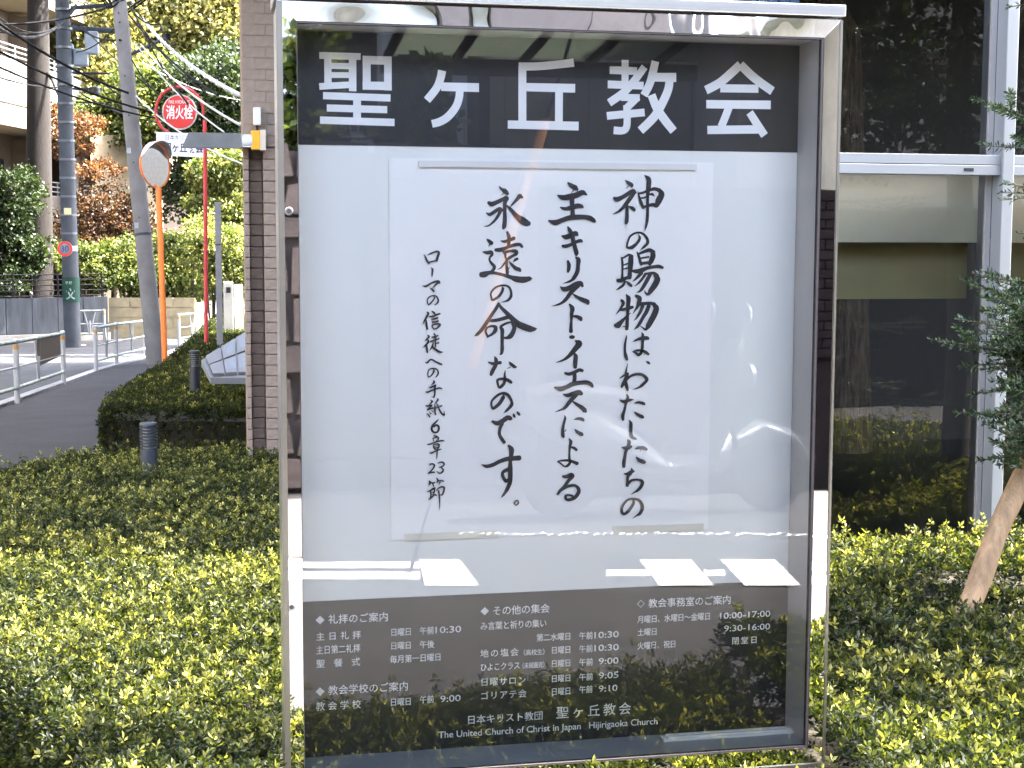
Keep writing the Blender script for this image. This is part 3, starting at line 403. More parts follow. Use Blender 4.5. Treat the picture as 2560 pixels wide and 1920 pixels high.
def hedge(name, label, poly, top, dens, leafl, k=8, bumpy=.03, side=1., zb=None, mat=None, cat='hedge', gap=None, tonef=None, spikes=.0, seed=1):
    """clipped hedge: twig core, then leaf rosettes over the top and the sides. poly: plan outline, top(x,y): height"""
    poly = [Vector((p[0], p[1], 0)) for p in poly]
    cx = sum(p.x for p in poly)/len(poly); cyy = sum(p.y for p in poly)/len(poly)
    t = thing(name, label, cat, (cx, cyy, gz(cyy)))
    x0, x1 = min(p.x for p in poly), max(p.x for p in poly); y0, y1 = min(p.y for p in poly), max(p.y for p in poly)
    A = (x1-x0)*(y1-y0); n = int(A*dens); x = rng.uniform(x0, x1, n); y = rng.uniform(y0, y1, n); ok = in_poly(x, y, poly)
    x, y = x[ok], y[ok]
    if gap is not None: g = gap(x, y); x, y = x[g], y[g]
    tz = np.array([top(a, b) for a, b in zip(x, y)])
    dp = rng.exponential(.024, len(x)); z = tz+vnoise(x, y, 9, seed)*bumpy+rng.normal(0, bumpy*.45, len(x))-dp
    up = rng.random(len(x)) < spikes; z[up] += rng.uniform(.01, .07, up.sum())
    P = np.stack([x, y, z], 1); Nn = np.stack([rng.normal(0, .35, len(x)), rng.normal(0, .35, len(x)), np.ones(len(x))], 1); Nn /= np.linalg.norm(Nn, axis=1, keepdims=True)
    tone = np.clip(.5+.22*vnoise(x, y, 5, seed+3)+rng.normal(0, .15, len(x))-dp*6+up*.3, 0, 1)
    Ps, Ns, Ts = [P], [Nn], [tone]
    for i in range(len(poly)):                       # sides
        a, b = poly[i], poly[(i+1) % len(poly)]; L_ = (b-a).length; e = (b-a)/L_; nn = Vector((e.y, -e.x, 0))
        m = int(L_*.8*dens*side)
        if m < 1: continue
        s = rng.uniform(0, L_, m); px_ = a.x+e.x*s; py_ = a.y+e.y*s
        tt = np.array([top(q, r) for q, r in zip(px_, py_)]); bb = np.array([gz(r) for r in py_])
        h = rng.uniform(0, 1, m); zz = bb+.04+(tt-bb-.03)*h; off = vnoise(s, zz*3, 8, seed+i)*bumpy*.8+rng.normal(0, bumpy*.4, m)-rng.exponential(.015, m)
        inward = -.05*(h > .88)*(h-.88)/.12
        P2 = np.stack([px_+nn.x*(off+inward), py_+nn.y*(off+inward), zz], 1)
        N2 = np.stack([nn.x+rng.normal(0, .35, m), nn.y+rng.normal(0, .35, m), .45+rng.normal(0, .3, m)], 1); N2 /= np.linalg.norm(N2, axis=1, keepdims=True)
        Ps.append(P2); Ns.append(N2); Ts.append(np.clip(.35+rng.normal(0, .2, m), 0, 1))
    P = np.concatenate(Ps); Nn = np.concatenate(Ns); tone = np.concatenate(Ts)
    V, F, rnd = rosettes(P, Nn, leafl, k, .8, tone)
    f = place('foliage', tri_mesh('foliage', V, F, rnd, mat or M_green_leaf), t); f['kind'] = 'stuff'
    # core
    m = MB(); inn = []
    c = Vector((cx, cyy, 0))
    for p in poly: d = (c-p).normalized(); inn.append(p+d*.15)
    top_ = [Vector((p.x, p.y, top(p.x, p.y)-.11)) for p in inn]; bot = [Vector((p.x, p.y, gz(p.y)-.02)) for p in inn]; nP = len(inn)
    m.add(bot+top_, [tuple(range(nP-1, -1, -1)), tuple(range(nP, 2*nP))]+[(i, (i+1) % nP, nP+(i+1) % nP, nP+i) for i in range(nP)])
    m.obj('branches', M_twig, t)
    return t
def crown(t, blobs, n, leaf, mat, name='crown', flatz=1., hollow=.45, seed=0, tonebias=0.):
    """leaf cards in clumps through the volume of the ellipsoids in blobs: (centre, (rx,ry,rz))"""
    wts = np.array([b[1][0]*b[1][1]*b[1][2] for b in blobs])**(2/3); wts /= wts.sum(); Ps = []; Ts = []; Ds = []
    for (c, r), wgt in zip(blobs, wts):
        m = int(n*wgt); nc = max(6, m//26)
        d = rng.normal(size=(nc, 3)); d /= np.linalg.norm(d, axis=1, keepdims=True)
        rad = (hollow+(1-hollow)*rng.random(nc)**.6)*(1+.16*np.sin(d[:, 0]*5+seed)+.12*np.sin(d[:, 2]*7+d[:, 1]*4))
        cc = d*rad[:, None]*np.array(r)+np.array(c)
        idx = rng.integers(0, nc, m); cs = (sum(r)/3)*.16
        off = rng.normal(size=(m, 3))*cs*np.array([1, 1, .6]); p = cc[idx]+off
        ct = rng.uniform(0, 1, nc)*.6+.2; Ps.append(p); Ts.append(np.clip(ct[idx]+rng.normal(0, .14, m)+tonebias, 0, 1)); Ds.append(d[idx]*.5+rng.normal(0, .7, (m, 3))+np.array([0, 0, -.15]))
    P = np.concatenate(Ps); T = np.concatenate(Ts); D = np.concatenate(Ds); Ln = leaf*rng.uniform(.7, 1.3, len(P))
    V, F = leaf_arrays(P, D, Ln, Ln*.36, .2)
    return place(name, tri_mesh(name, V, F, np.repeat(T, 4), mat), t)
def trunk(t, pts, r, mat=None, limbs=(), name='trunk', n=12):
    m = MB(); m.tube(pts, r, n)
    for a, b, ra in limbs:
        a = Vector(a); b = Vector(b); mid = a.lerp(b, .5)+Vector((random.uniform(-.1, .1), random.uniform(-.1, .1), .12))*(b-a).length
        m.tube([a, mid, b], [ra, ra*.7, ra*.3], 7)
    return m.obj(name, mat or M_bark, t, smooth=True)

# ---------------------------------------------------------------- text on flat panels
_tc = {}
def glyph(s, bold=0.):
    k = (s, bold)
    if k not in _tc:
        c = bpy.data.curves.new('lettering', 'FONT'); c.body = s; c.offset = bold; c.resolution_u = 3
        o = bpy.data.objects.new('lettering', c); C.objects.link(o)
        dg = bpy.context.evaluated_depsgraph_get(); dg.update()
        me = bpy.data.meshes.new_from_object(o.evaluated_get(dg))
        V = [(v.co.x, v.co.y) for v in me.vertices]; F = [tuple(p.vertices) for p in me.polygons]
        bpy.data.objects.remove(o); bpy.data.meshes.remove(me); bpy.data.curves.remove(c); _tc[k] = (V, F)
    return _tc[k]
def text_cells(mb, s, x0, x1, zb, h, fr, bold=.012):
    """CJK characters in equal cells from x0 to x1; fr(u,v) maps flat coordinates to space"""
    sz = h/.92; n = len(s); cwd = min(sz, (x1-x0)/n*1.03); st = (x1-x0-cwd*.95)/(n-1) if n > 1 else 0
    for i, ch in enumerate(s):
        V, F = glyph(ch, bold); mb.add([fr(x0+i*st+v[0]*cwd-.025*cwd, zb+(v[1]+.075)*sz) for v in V], F)
def text_fit(mb, s, x0, x1, zb, h, fr, bold=.012):
    V, F = glyph(s, bold); a = min(v[0] for v in V); b = max(v[0] for v in V); V2, _ = glyph('H0', bold); d = max(v[1] for v in V2)
    mb.add([fr(x0+(v[0]-a)/(b-a)*(x1-x0), zb+v[1]/d*h) for v in V], F)
def ribbon(mb, pts, fr, smooth=True, cap=True):
    P = [Vector((p[0], p[1])) for p in pts]; Wd = [p[2] for p in pts]
    if smooth and len(P) > 2:
        Q = []; WW = []
        for i in range(len(P)-1):
            p0, p1, p2, p3 = P[max(i-1, 0)], P[i], P[i+1], P[min(i+2, len(P)-1)]; ns = 5
            for k in range(ns):
                t = k/ns; Q.append(.5*((2*p1)+(p2-p0)*t+(2*p0-5*p1+4*p2-p3)*t*t+(3*p1-p0-3*p2+p3)*t**3)); WW.append(Wd[i]+(Wd[i+1]-Wd[i])*(t*t*(3-2*t)))
        Q.append(P[-1]); WW.append(Wd[-1]); P, Wd = Q, WW
    if cap:
        t0 = (P[0]-P[1]).normalized(); t1 = (P[-1]-P[-2]).normalized()
        P = [P[0]+t0*Wd[0]*.38, P[0]+t0*Wd[0]*.26]+P+[P[-1]+t1*Wd[-1]*.26, P[-1]+t1*Wd[-1]*.38]; Wd = [Wd[0]*.35, Wd[0]*.78]+Wd+[Wd[-1]*.78, Wd[-1]*.35]
    V = []
    for i, p in enumerate(P):
        t = (P[min(i+1, len(P)-1)]-P[max(i-1, 0)]); t = t.normalized() if t.length > 0 else Vector((1, 0)); nn = Vector((-t.y, t.x))*Wd[i]/2
        V += [fr(p.x+nn.x, p.y+nn.y), fr(p.x-nn.x, p.y-nn.y)]
    mb.add(V, [(2*i, 2*i+1, 2*i+3, 2*i+2) for i in range(len(P)-1)])

INK_CUTS = [ony(px_, 800, 3.2555).x-.1746 for px_ in (1160, 1340, 1505)]
# ---------------------------------------------------------------- the notice case
GX, GT, GW, GH, GD = .1746, 2.046, 1.15, 1.605, .14
YB = SY+GD
def onboard(dy): return lambda u, v: (GX+u, YB-dy, GT-v)
case = thing('notice_case', 'glazed stainless steel church notice case with dark header and handwritten verse poster', 'notice board', (GX+GW/2, SY+.1, 0))
x0, x1, zt, zb = GX, GX+GW, GT, GT-GH; fw = .040
# housing
m = MB(); m.box((x0-fw+.002, SY+.012, zb-fw+.002), (x0-.004, SY+.19, zt+fw-.002)); m.box((x1+.004, SY+.012, zb-fw+.002), (x1+fw-.002, SY+.19, zt+fw-.002))
m.box((x0-.004, SY+.012, zt+.004), (x1+.004, SY+.19, zt+fw-.002)); m.box((x0-.004, SY+.012, zb-fw+.002), (x1+.004, SY+.19, zb-.004)); m.box((x0-.004, YB+.012, zb-.004), (x1+.004, SY+.188, zt+.004))
m.obj('housing', M_satin, case)
m = MB(); m.add([(x0-.003, SY+.004, zb-.003), (x0-.003, YB+.01, zb-.003), (x0-.003, YB+.01, zt+.003), (x0-.003, SY+.004, zt+.003)], [(0, 1, 2, 3)])
m.add([(x1+.003, SY+.004, zb-.003), (x1+.003, YB+.01, zb-.003), (x1+.003, YB+.01, zt+.003), (x1+.003, SY+.004, zt+.003)], [(3, 2, 1, 0)])
m.add([(x0-.003, SY+.004, zt+.003), (x1+.003, SY+.004, zt+.003), (x1+.003, YB+.01, zt+.003), (x0-.003, YB+.01, zt+.003)], [(0, 1, 2, 3)])
m.obj('inner_lining', M_inner, case)
MB().box((x0-.002, SY+.006, zb-.0035), (x1+.002, YB+.008, zb+.002)).obj('inner_shelf', M_shelf, case)
# polished frame: four mitred faces
def bar4(name, a, b, c, d, mat, tilt=0.):
    m = MB(); V = [Vector(a), Vector(b), Vector(c), Vector(d)]; m.prism(V, (0, .012, 0)); return m.obj(name, mat, case)
yo = SY-.006
bar4('frame_rail', (x0-fw, yo+.0032, zt+fw), (x1+fw, yo+.0032, zt+fw), (x1, yo+.0, zt), (x0, yo+.0, zt), M_mirror_top)
bar4('frame_rail', (x0-fw, yo, zb-fw), (x0, yo, zb), (x1, yo, zb), (x1+fw, yo, zb-fw), M_mirror)
bar4('frame_stile', (x0-fw, yo, zb-fw), (x0-fw, yo, zt+fw), (x0, yo, zt), (x0, yo, zb), M_mirror)
bar4('frame_stile', (x1+fw, yo, zb-fw), (x1, yo, zb), (x1, yo, zt), (x1+fw, yo, zt+fw), M_mirror)
m = MB(); m.box((x0-fw-.001, yo-.004, zb-fw), (x0-fw+.0115, yo-.0005, zt+fw-.002)); m.box((x1+fw-.004, yo-.004, zb-fw), (x1+fw+.001, yo-.0005, zt+fw-.002))
m.box((x0-fw+.0116, yo-.004, zb-fw-.004), (x1+fw-.0041, yo-.0005, zb-fw+.002)); m.obj('edge_trim', M_lip, case)
MB().box((x0-fw-.004, yo-.012, zt+fw+.005), (x1+fw+.004, SY+.2, zt+fw+.030), .002).obj('top_cap', M_satin, case)
MB().box((x0-fw+.01, yo+.006, zt+fw-.001), (x1+fw-.06, SY+.15, zt+fw+.0048)).obj('cap_gap', M_gasket, case)
m = MB(); g = .006
m.box((x0, yo+.001, zb), (x0+.0016, SY+.010, zt)); m.box((x1-.0055, yo+.001, zb), (x1, SY+.010, zt)); m.box((x0+.0016, yo+.001, zt-.004), (x1-.0055, SY+.010, zt)); m.box((x0+.0016, yo+.001, zb), (x1-.0055, SY+.010, zb+.004))
m.obj('gasket', M_gasket, case)
place('glass', mesh_from('glass', [(x0+.001, SY, zb+.003), (x1-.004, SY, zb+.003), (x1-.004, SY, zt-.003), (x0+.001, SY, zt-.003)], [(0, 1, 2, 3)], M_glass), case)
for (px_, py_) in [(722, 528), (729, 1517)]:         # lock studs on the left stile
    p = ony(px_, py_, yo); Mx = Matrix.Rotation(R(90), 3, 'X')
    s_ = MB().lathe([(.0085, 0), (.0085, .003), (.0075, .004)], p+Vector((0, -.0, 0)), 20, Mx).obj('lock_stud', M_satin, case, smooth=True)
    place('keyway', MB().lathe([(.0048, .0042), (.0048, .0046)], p, 16, Mx).mesh('keyway', M_gasket), s_)
# boards
m = MB(); m.box((x0-.002, YB, zb), (x1+.002, YB+.006, zt)); m.obj('back_board', M_white, case)
MB().box((x0-.0015, YB-.0018, GT-.2415), (x1+.0015, YB-.0002, zt)).obj('header_board', M_dark, case)
MB().box((x0-.0015, YB-.0018, zb+.002), (x1+.0015, YB-.0002, GT-1.2465)).obj('schedule_board', M_dark, case)
hs_ = HEAD.split('|'); i = 0
for cnt in (14, 3, 5, 12, 7):
    m = MB()
    for s in hs_[i:i+cnt]:
        pts = [[float(q)/1e4 for q in p.split(',')] for p in s.split()]; ribbon(m, pts, onboard(.0022+.00006*(i % 40)), smooth=len(pts) > 2, cap=False); i += 1
    m.obj('header_character', M_letter, case)
m = MB()
for s, a, b, zz, h in TEXTS:
    for k_ in range(2):
        f_ = lambda u, v: (GX+u+k_*.0004-.0002, YB-.0024-k_*.00008, GT+v+k_*.0003)
        if h > 0: text_cells(m, s, a/1e4, b/1e4, -zz/1e4, h/1e4, f_, 0.)
        else: text_fit(m, s, a/1e4, b/1e4, -zz/1e4, -h/1e4, f_, .0)
for cx_, cz_ in [(464, 12893), (449, 14525), (4196, 12865)]:
    a, b, r_ = GX+cx_/1e4, GT-cz_/1e4, .0098; m.add([(a-r_, YB-.0024, b), (a, YB-.0024, b-r_), (a+r_, YB-.0024, b), (a, YB-.0024, b+r_)], [(0, 1, 2, 3)])
a, b, r_ = GX+.7888, GT-1.2864, .0093; q = r_*.8
m.add([(a-r_, YB-.0024, b), (a, YB-.0024, b-r_), (a+r_, YB-.0024, b), (a, YB-.0024, b+r_), (a-q, YB-.0024, b), (a, YB-.0024, b-q), (a+q, YB-.0024, b), (a, YB-.0024, b+q)], [(i, (i+1) % 4, 4+(i+1) % 4, 4+i) for i in range(4)])
m.obj('schedule_lettering', M_letter, case)
# legs
for lx in (x0+.08, x1-.12): MB().box((lx, SY+.06, 0), (lx+.05, SY+.12, zb-fw+.001)).obj('leg', M_satin, case)
# the poster hung on the board
poster = thing('verse_poster', 'white paper poster with large brush calligraphy verse taped inside the glass case', 'poster', (GX+.576, YB, GT-1.115))
V = []; F = []; nx_, nz_ = 12, 14
for j in range(nz_+1):
    for i in range(nx_+1):
        u = .205+.7425*i/nx_+.0015*j/nz_; v = .267+.848*j/nz_
        e = max(0, abs(i/nx_-.5)*2-.9)*.02+.0008*math.sin(i*1.3+j*.5)+.0006*math.sin(j*1.9)
        V.append((GX+u, YB-.0028-e*.6, GT-v))
for j in range(nz_):
    for i in range(nx_): a = j*(nx_+1)+i; F.append((a, a+nx_+1, a+nx_+2, a+1))
place('paper', mesh_from('paper', V, F, M_paper, True), poster)
cols_ = [MB() for _ in range(4)]
for i, s in enumerate(INK.split('|')):
    pts = [[float(q)/1e4 for q in p.split(',')] for p in s.split()]; um = sum(p[0] for p in pts)/len(pts)
    ribbon(cols_[sum(um > t_ for t_ in INK_CUTS)], pts, onboard(.0052+.00001*i))
for m in cols_: m.obj('brush_column', M_ink, poster)
def slab(name, a, b, c, d, th, mat, par, y=YB-.0055):
    m = MB(); m.prism([(GX+a, y, GT-c), (GX+b, y, GT-c), (GX+b, y, GT-d), (GX+a, y, GT-d)], (0, -th, 0)); return m.obj(name, mat, par)
slab('hanging_strip', .27, .906, .2725, .2855, .006, M_tapew, poster)
slab('tape', .236, .449, 1.101, 1.1165, .0006, M_tape, poster); slab('tape', .718, .9375, 1.1015, 1.1165, .0006, M_tape, poster)
bar = MB()
p = Vector((GX+.832, SY+.085, zb+.002)); bar.box((p.x, p.y, p.z), (p.x+.325, p.y+.030, p.z+.006), .001); bar.box((p.x+.012, p.y+.004, p.z+.0062), (p.x+.318, p.y+.011, p.z+.011)); bar.box((p.x+.012, p.y+.018, p.z+.0062), (p.x+.318, p.y+.025, p.z+.011))
tag(bar.obj('plastic_channel', M_tapew), 'white plastic channel strip lying on the shelf inside the notice case', 'strip')
def cw(X, Z): return (X*math.cos(YAW)+Z*math.sin(YAW), -X*math.sin(YAW)+Z*math.cos(YAW))
def toppt(px, py, h):
    z = h
    for _ in range(30): p = onz(px, py, z); z = .5*z+.5*(gz(p.y)+h)
    return (p.x, p.y)
# ---------------------------------------------------------------- planting bed and hedges round the case
bed = [(-.1, 2.4), (6, 2.25), (6, 5.2), (1.42, 5.22), (1.42, 8.2), (-.8, 8.4), (-1.2, 7.6), (-1.38, 6.7), (-1.08, 4.9), (-.6, 3.97), (-.3, 3.17)]
place('soil', mesh_from('soil', [(x, y, gz(y)+.075) for x, y in bed], [tuple(range(len(bed)))], M_soil))['kind'] = 'structure'
stake_p = onz(2395, 1560, .3)
def gapA(x, y): return ~((x > .115) & (x < 1.385) & (y > 3.08) & (y < 3.335))
def gapB(x, y):
    g = gapA(x, y); c = onz(2545, 1590, .3)
    return g & ~(((x-c.x)/.42)**2+((y-c.y)/.30)**2 < 1)
def topA(x, y): return (.37 if (y < 3.35 and x > .12) else .50)+.015*math.sin(x*2.1+y)-.03*max(0, y-5.5)
hedge('azalea_hedge', 'low clipped azalea hedge left of the notice case, its near half in sun', [(-.1, 2.45), (.75, 2.3), (.75, 5.2), (1.4, 5.25), (1.4, 8.1), (.64, 8.2), (-.76, 8.37), (-1.17, 7.58), (-1.35, 6.7), (-1.05, 4.9), (-.57, 3.97), (-.28, 3.17)],
      topA, 5600, .0185, 7, .024, .9, gap=gapA, spikes=.14, seed=1)
hedge('azalea_hedge', 'low clipped azalea hedge right of the notice case under the church window', [(.76, 2.3), (4.6, 2.3), (4.6, 5.13), (.76, 5.13)],
      lambda x, y: (.37 if (y < 3.35 and x < 1.38) else .50)+.02*math.sin(x*2.7+y*2), 4600, .021, 7, .026, .5, gap=gapB, spikes=.1, seed=5)
hC = [toppt(*p, .52) for p in [(250, 1018), (262, 997), (347, 941), (421, 898)]]
e1 = toppt(700, 900, .52); e0 = toppt(690, 1021, .52)
hedge('box_hedge', 'dark clipped hedge beside the pavement with a bollard light standing in it', list(reversed(hC+[e1, e0])), lambda x, y: gz(y)+.52, 900, .028, 7, .02, 1., spikes=.04, seed=9)
hD = [toppt(*p, .5) for p in [(424, 893), (463, 862), (506, 818), (535, 789)]]
hedge('far_hedge', 'dark hedge running on behind the red and grey posts', list(reversed(hD+[toppt(690, 789, .5), toppt(700, 893, .5)])), lambda x, y: gz(y)+.5, 190, .055, 6, .035, 1.2, seed=12)

# ---------------------------------------------------------------- bollard lights
def bollard():
    t = thing('bollard_light', '', 'bollard light')
    MB().lathe([(.042, 0), (.042, .60)], n=24).obj('post', M_boll, t, smooth=True, local=True)
    MB().lathe([(.028, .60), (.028, .715)], n=16).obj('lens', flat('frosted_lens', (.3, .32, .34), .4), t, smooth=True, local=True)
    for k in range(7):
        z = .608+k*.0155; MB().lathe([(.029, z+.004), (.043, z), (.043, z+.006), (.029, z+.0085)], n=24).obj('louvre', M_boll, t, local=True)
    MB().lathe([(.043, .714), (.0435, .720), (.040, .727), (.0, .728)], n=24).obj('cap', M_boll, t, smooth=True, local=True)
    return t
b0 = bollard(); p = at(371, 1056, 7.3); b0.location = (p.x, p.y, p.z-.728); tag(b0, 'dark louvred bollard light nearest the camera, rising out of the azalea hedge', group='bollard lights in the hedges')
b1 = copy_tree(b0); p = at(486, 876, 12.0); b1.location = (p.x, p.y, p.z-.728); tag(b1, 'dark louvred bollard light farther back, beside the slanted panelled board', group='bollard lights in the hedges')

# ---------------------------------------------------------------- brick pillar with lamp arm
q = at(612, 900, 7.9); py0 = q.y
def xp(px, yy=600): return ony(px, yy, py0).x
xl, xg0, xg1, xr = xp(611), xp(624.5), xp(659), xp(690)+.33
zc = 2.085
pil = thing('gate_pillar', 'pinkish brick tile gate pillar with a darker recessed groove, left of the notice case', 'pillar', (xl+.25, py0+.2, 0))
m = MB(); m.box((xl+.004, py0+.012, -.1), (xg0-.002, py0+.4, zc)); m.box((xg0-.001, py0+.062, -.1), (xg1+.001, py0+.4, zc)); m.box((xg1+.002, py0+.012, -.1), (xr-.004, py0+.4, zc)); m.obj('core', M_mortar, pil)
MB().box((xl-.002, py0-.002, zc+.001), (xr, py0+.402, 3.6), .006).obj('stone_block', M_plaster, pil)
def brickmesh(name, w_, h_, d_, mat): 
    return MB().box((0, 0, 0), (w_, d_, h_), min(.004, w_*.15)).mesh(name, mat)
rh = .0575
bl = brickmesh('brick', xg0-xl, rh-.003, .03, M_brick); bg_ = brickmesh('brick', xg1-xg0-.004, rh-.003, .03, M_brickd)
w1 = (xr-xg1); bw = w1/3; br = brickmesh('brick', bw-.003, rh-.003, .03, M_brick)
k = 0; z = .30
while z+rh < zc+.001:
    o = random.uniform(-.0015, .0015)
    place('brick', bl, pil, loc=(xl+random.uniform(-.001, .001), py0-.004+o, z))
    place('brick', bg_, pil, loc=(xg0+.003+random.uniform(-.002, .002), py0+.046+o, z+random.uniform(-.001, .001)))
    for j in range(3): place('brick', br, pil, loc=(xg1+.002+j*bw, py0-.004+random.uniform(-.0015, .0015), z))
    k += 1; z += rh
ut = brickmesh('tile', (xr-xl)/4-.0022, rh-.0018, .03, M_plaster); z = zc+.004; k = 0
while z < 3.0:
    for j in range(-1 if k % 2 else 0, 4):
        a_ = xl+(j+(.5 if k % 2 else 0))*(xr-xl)/4
        if a_ >= xl-.001 and a_+(xr-xl)/4 < xr+.001: place('tile', ut, pil, loc=(a_, py0-.006+random.uniform(-.0012, .0012), z))
    z += rh; k += 1
arm = thing('lamp_arm', 'dark grey metal bracket arm with white collar sticking out left of the pillar', 'bracket', (xl, py0-.08, 1.9))
ya = py0-.08
def pxbox(a, b, dy0, dy1, bev=.002):
    P1 = ony(a[0], a[1], ya); P2 = ony(b[0], b[1], ya); return MB().box((min(P1.x, P2.x), ya+dy0, min(P1.z, P2.z)), (max(P1.x, P2.x), ya+dy1, max(P1.z, P2.z)), bev)
P1 = ony(455, 369, ya); P2 = ony(602, 334, ya); P3 = ony(472, 334, ya)
m = MB(); m.prism([(P1.x, ya-.03, P1.z), (P2.x, ya-.03, P1.z), (P2.x, ya-.03, P2.z), (P3.x, ya-.03, P2.z)], (0, .06, 0)); m.obj('arm', M_lampg, arm)
c = ony(615, 352, ya); MB().lathe([(.022, -.028), (.034, -.02), (.034, .02), (.03, .032)], c, 20, Matrix.Rotation(R(90), 3, 'Y')).obj('collar', M_lampw, arm, smooth=True)
pxbox((602, 368), (628, 337), -.02, .075).obj('mount', M_lampw, arm)
lamp = thing('warning_lamp', 'small amber warning lamp on a beige back box fixed to the brick pillar', 'lamp', (xp(640), py0-.05, 1.9))
pxbox((628, 374), (649, 327), -.02, .05, .004).obj('amber_lens', M_amber, lamp); m = pxbox((631, 378), (647, 374.5), -.018, .045); P = m.obj('cap', M_black, lamp)
pxbox((649.5, 376), (664, 325), -.015, .079).obj('back_box', M_beige, lamp)
sb = thing('sensor_box', 'slim white vertical sensor box on the pillar above the amber lamp', 'sensor', (xp(643), py0-.03, 2.1))
pxbox((634, 312), (652, 268), .0, .079, .003).obj('housing', M_lampw, sb); pxbox((640, 323), (646, 312.5), .03, .06).obj('stem', M_black, sb)

# ---------------------------------------------------------------- church: glazed front, solid block behind
CY = 5.30
ch = thing('church_building', 'church hall with aluminium framed glass front behind the hedge', 'building', (6, 12, 0))
MX = ony(2521, 150, CY-.06).x; sp = 1.75; zt_ = ony(2300, 386, CY-.04).z; zb_ = ony(2300, 437, CY-.04).z
hw = .0235; x0c, x1c = 1.45, 1.45+9*sp
mulls = [MX+sp*k for k in range(-1, 5)]; mulls = [v for v in mulls if v > 1.45+.1]; edges = [1.47]+mulls
MB().box((1.45, CY+.35, -.3), (1.62, 29, 12.5)).obj('wall', M_chwall, ch)
MB().box((1.63, CY-.02, 3.95), (15, 29, 12.5)).obj('wall', M_chwall, ch)
MB().box((11.3, CY-.02, -.3), (15, 29, 3.94)).obj('wall', M_chwall, ch)
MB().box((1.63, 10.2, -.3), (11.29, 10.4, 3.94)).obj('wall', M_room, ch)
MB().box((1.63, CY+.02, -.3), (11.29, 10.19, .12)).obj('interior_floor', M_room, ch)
MB().box((1.45, CY-.08, -.05), (11.29, CY+.10, .18)).obj('plinth', M_conc, ch)
for v in mulls:
    m = MB(); m.box((v-hw, CY-.09, .18), (v+hw, CY-.012, 3.94), .003); o = m.obj('mullion', M_alu, ch)
    m = MB(); m.box((v-hw-.022, CY-.012, .18), (v-hw-.001, CY+.05, 3.94)); m.box((v+hw+.001, CY-.012, .18), (v+hw+.022, CY+.05, 3.94)); m.obj('sash', M_aludark, ch)
MB().box((1.45, CY-.09, .18), (1.45+hw*2, CY+.34, 3.94), .003).obj('mullion', M_alu, ch)
for a, b in zip(edges[:-1], edges[1:]):
    a_ = a+(hw*2-.02 if a == 1.47 else hw); zm = (zt_+zb_)/2
    m = MB(); m.box((a_+.001, CY-.075, zm+.001), (b-hw-.001, CY-.014, zt_), .002); m.box((a_+.001, CY-.0765, zb_), (b-hw-.001, CY-.014, zm-.001), .002)
    tr = m.obj('transom', M_alu, ch)
    place('slot', MB().box((b-.178, CY-.079, zm-.024), (b-.138, CY-.0767, zm-.012), .001).mesh('slot', M_black), tr)
    for (z0, z1) in ((.18, zb_), (zt_, 3.94)):
        place('pane', mesh_from('pane', [(a_, CY+.004, z0), (b-hw, CY+.004, z0), (b-hw, CY+.004, z1), (a_, CY+.004, z1)], [(0, 1, 2, 3)], M_cglass), ch)
    # boards hung inside behind the lower panes
    yb1, yb2 = CY+.05, CY+.19
    def zat(py_, yy): return ony(2250, py_, yy).z
    e_ = .12
    MB().box((a_+.02, yb1, zat(606, yb1)), (b-(MX-ony(2449, 500, yb1).x), yb1+.03, zat(425, yb1))).obj('blind', M_blindl, ch)
    MB().box((a_+.02, yb2, zat(747, yb2)), (b-(MX-ony(2417, 680, yb2).x), yb2+.03, zat(596, yb2))).obj('blind', M_blindd, ch)
m = MB(); 
for k in range(12): m.box((2.02+k*.022, CY+.3+.02*(k % 2), 1.98), (2.043+k*.022, CY+.33+.02*(k % 2), 3.9))
m.obj('curtain', M_curtain, ch)
# ---------------------------------------------------------------- conifer, its stake
def needles(P0, P1, n, ln, spread=1.):
    P0 = np.array(P0); P1 = np.array(P1); t = rng.uniform(.02, 1, n)**.9; base = P0+(P1-P0)*t[:, None]+0; d = (P1-P0)/np.linalg.norm(P1-P0)
    s = np.cross(d, [0, 0, 1]); s /= np.linalg.norm(s)+1e-9; u = np.cross(s, d); a = rng.uniform(0, 2*np.pi, n)
    a = np.where(rng.random(n) < .7, np.where(rng.random(n) < .5, 0, np.pi)+rng.normal(0, .5, n), a)
    D = s*np.cos(a)[:, None]+u*np.abs(np.sin(a))[:, None]*np.sign(rng.random(n)-.25)[:, None]+d*rng.uniform(.35, .8, n)[:, None]
    return base, D, ln*rng.uniform(.75, 1.1, n)*(1-.35*(t > .93))
con = thing('conifer', 'dark green fir with a staked trunk at the right edge before the window', 'tree', tuple(onz(2655, 1830, .08)))
cb = Vector(con.location); tm = MB(); ctop = cb+Vector((.12, .12, 3.9))
def cax(z): f_ = min(1, max(0, z/3.9)); return cb.lerp(ctop, f_)+Vector((.02*math.sin(z*2), .015*math.cos(z*3), 0))
NB = []; ND = []; NL = []; brm = MB()
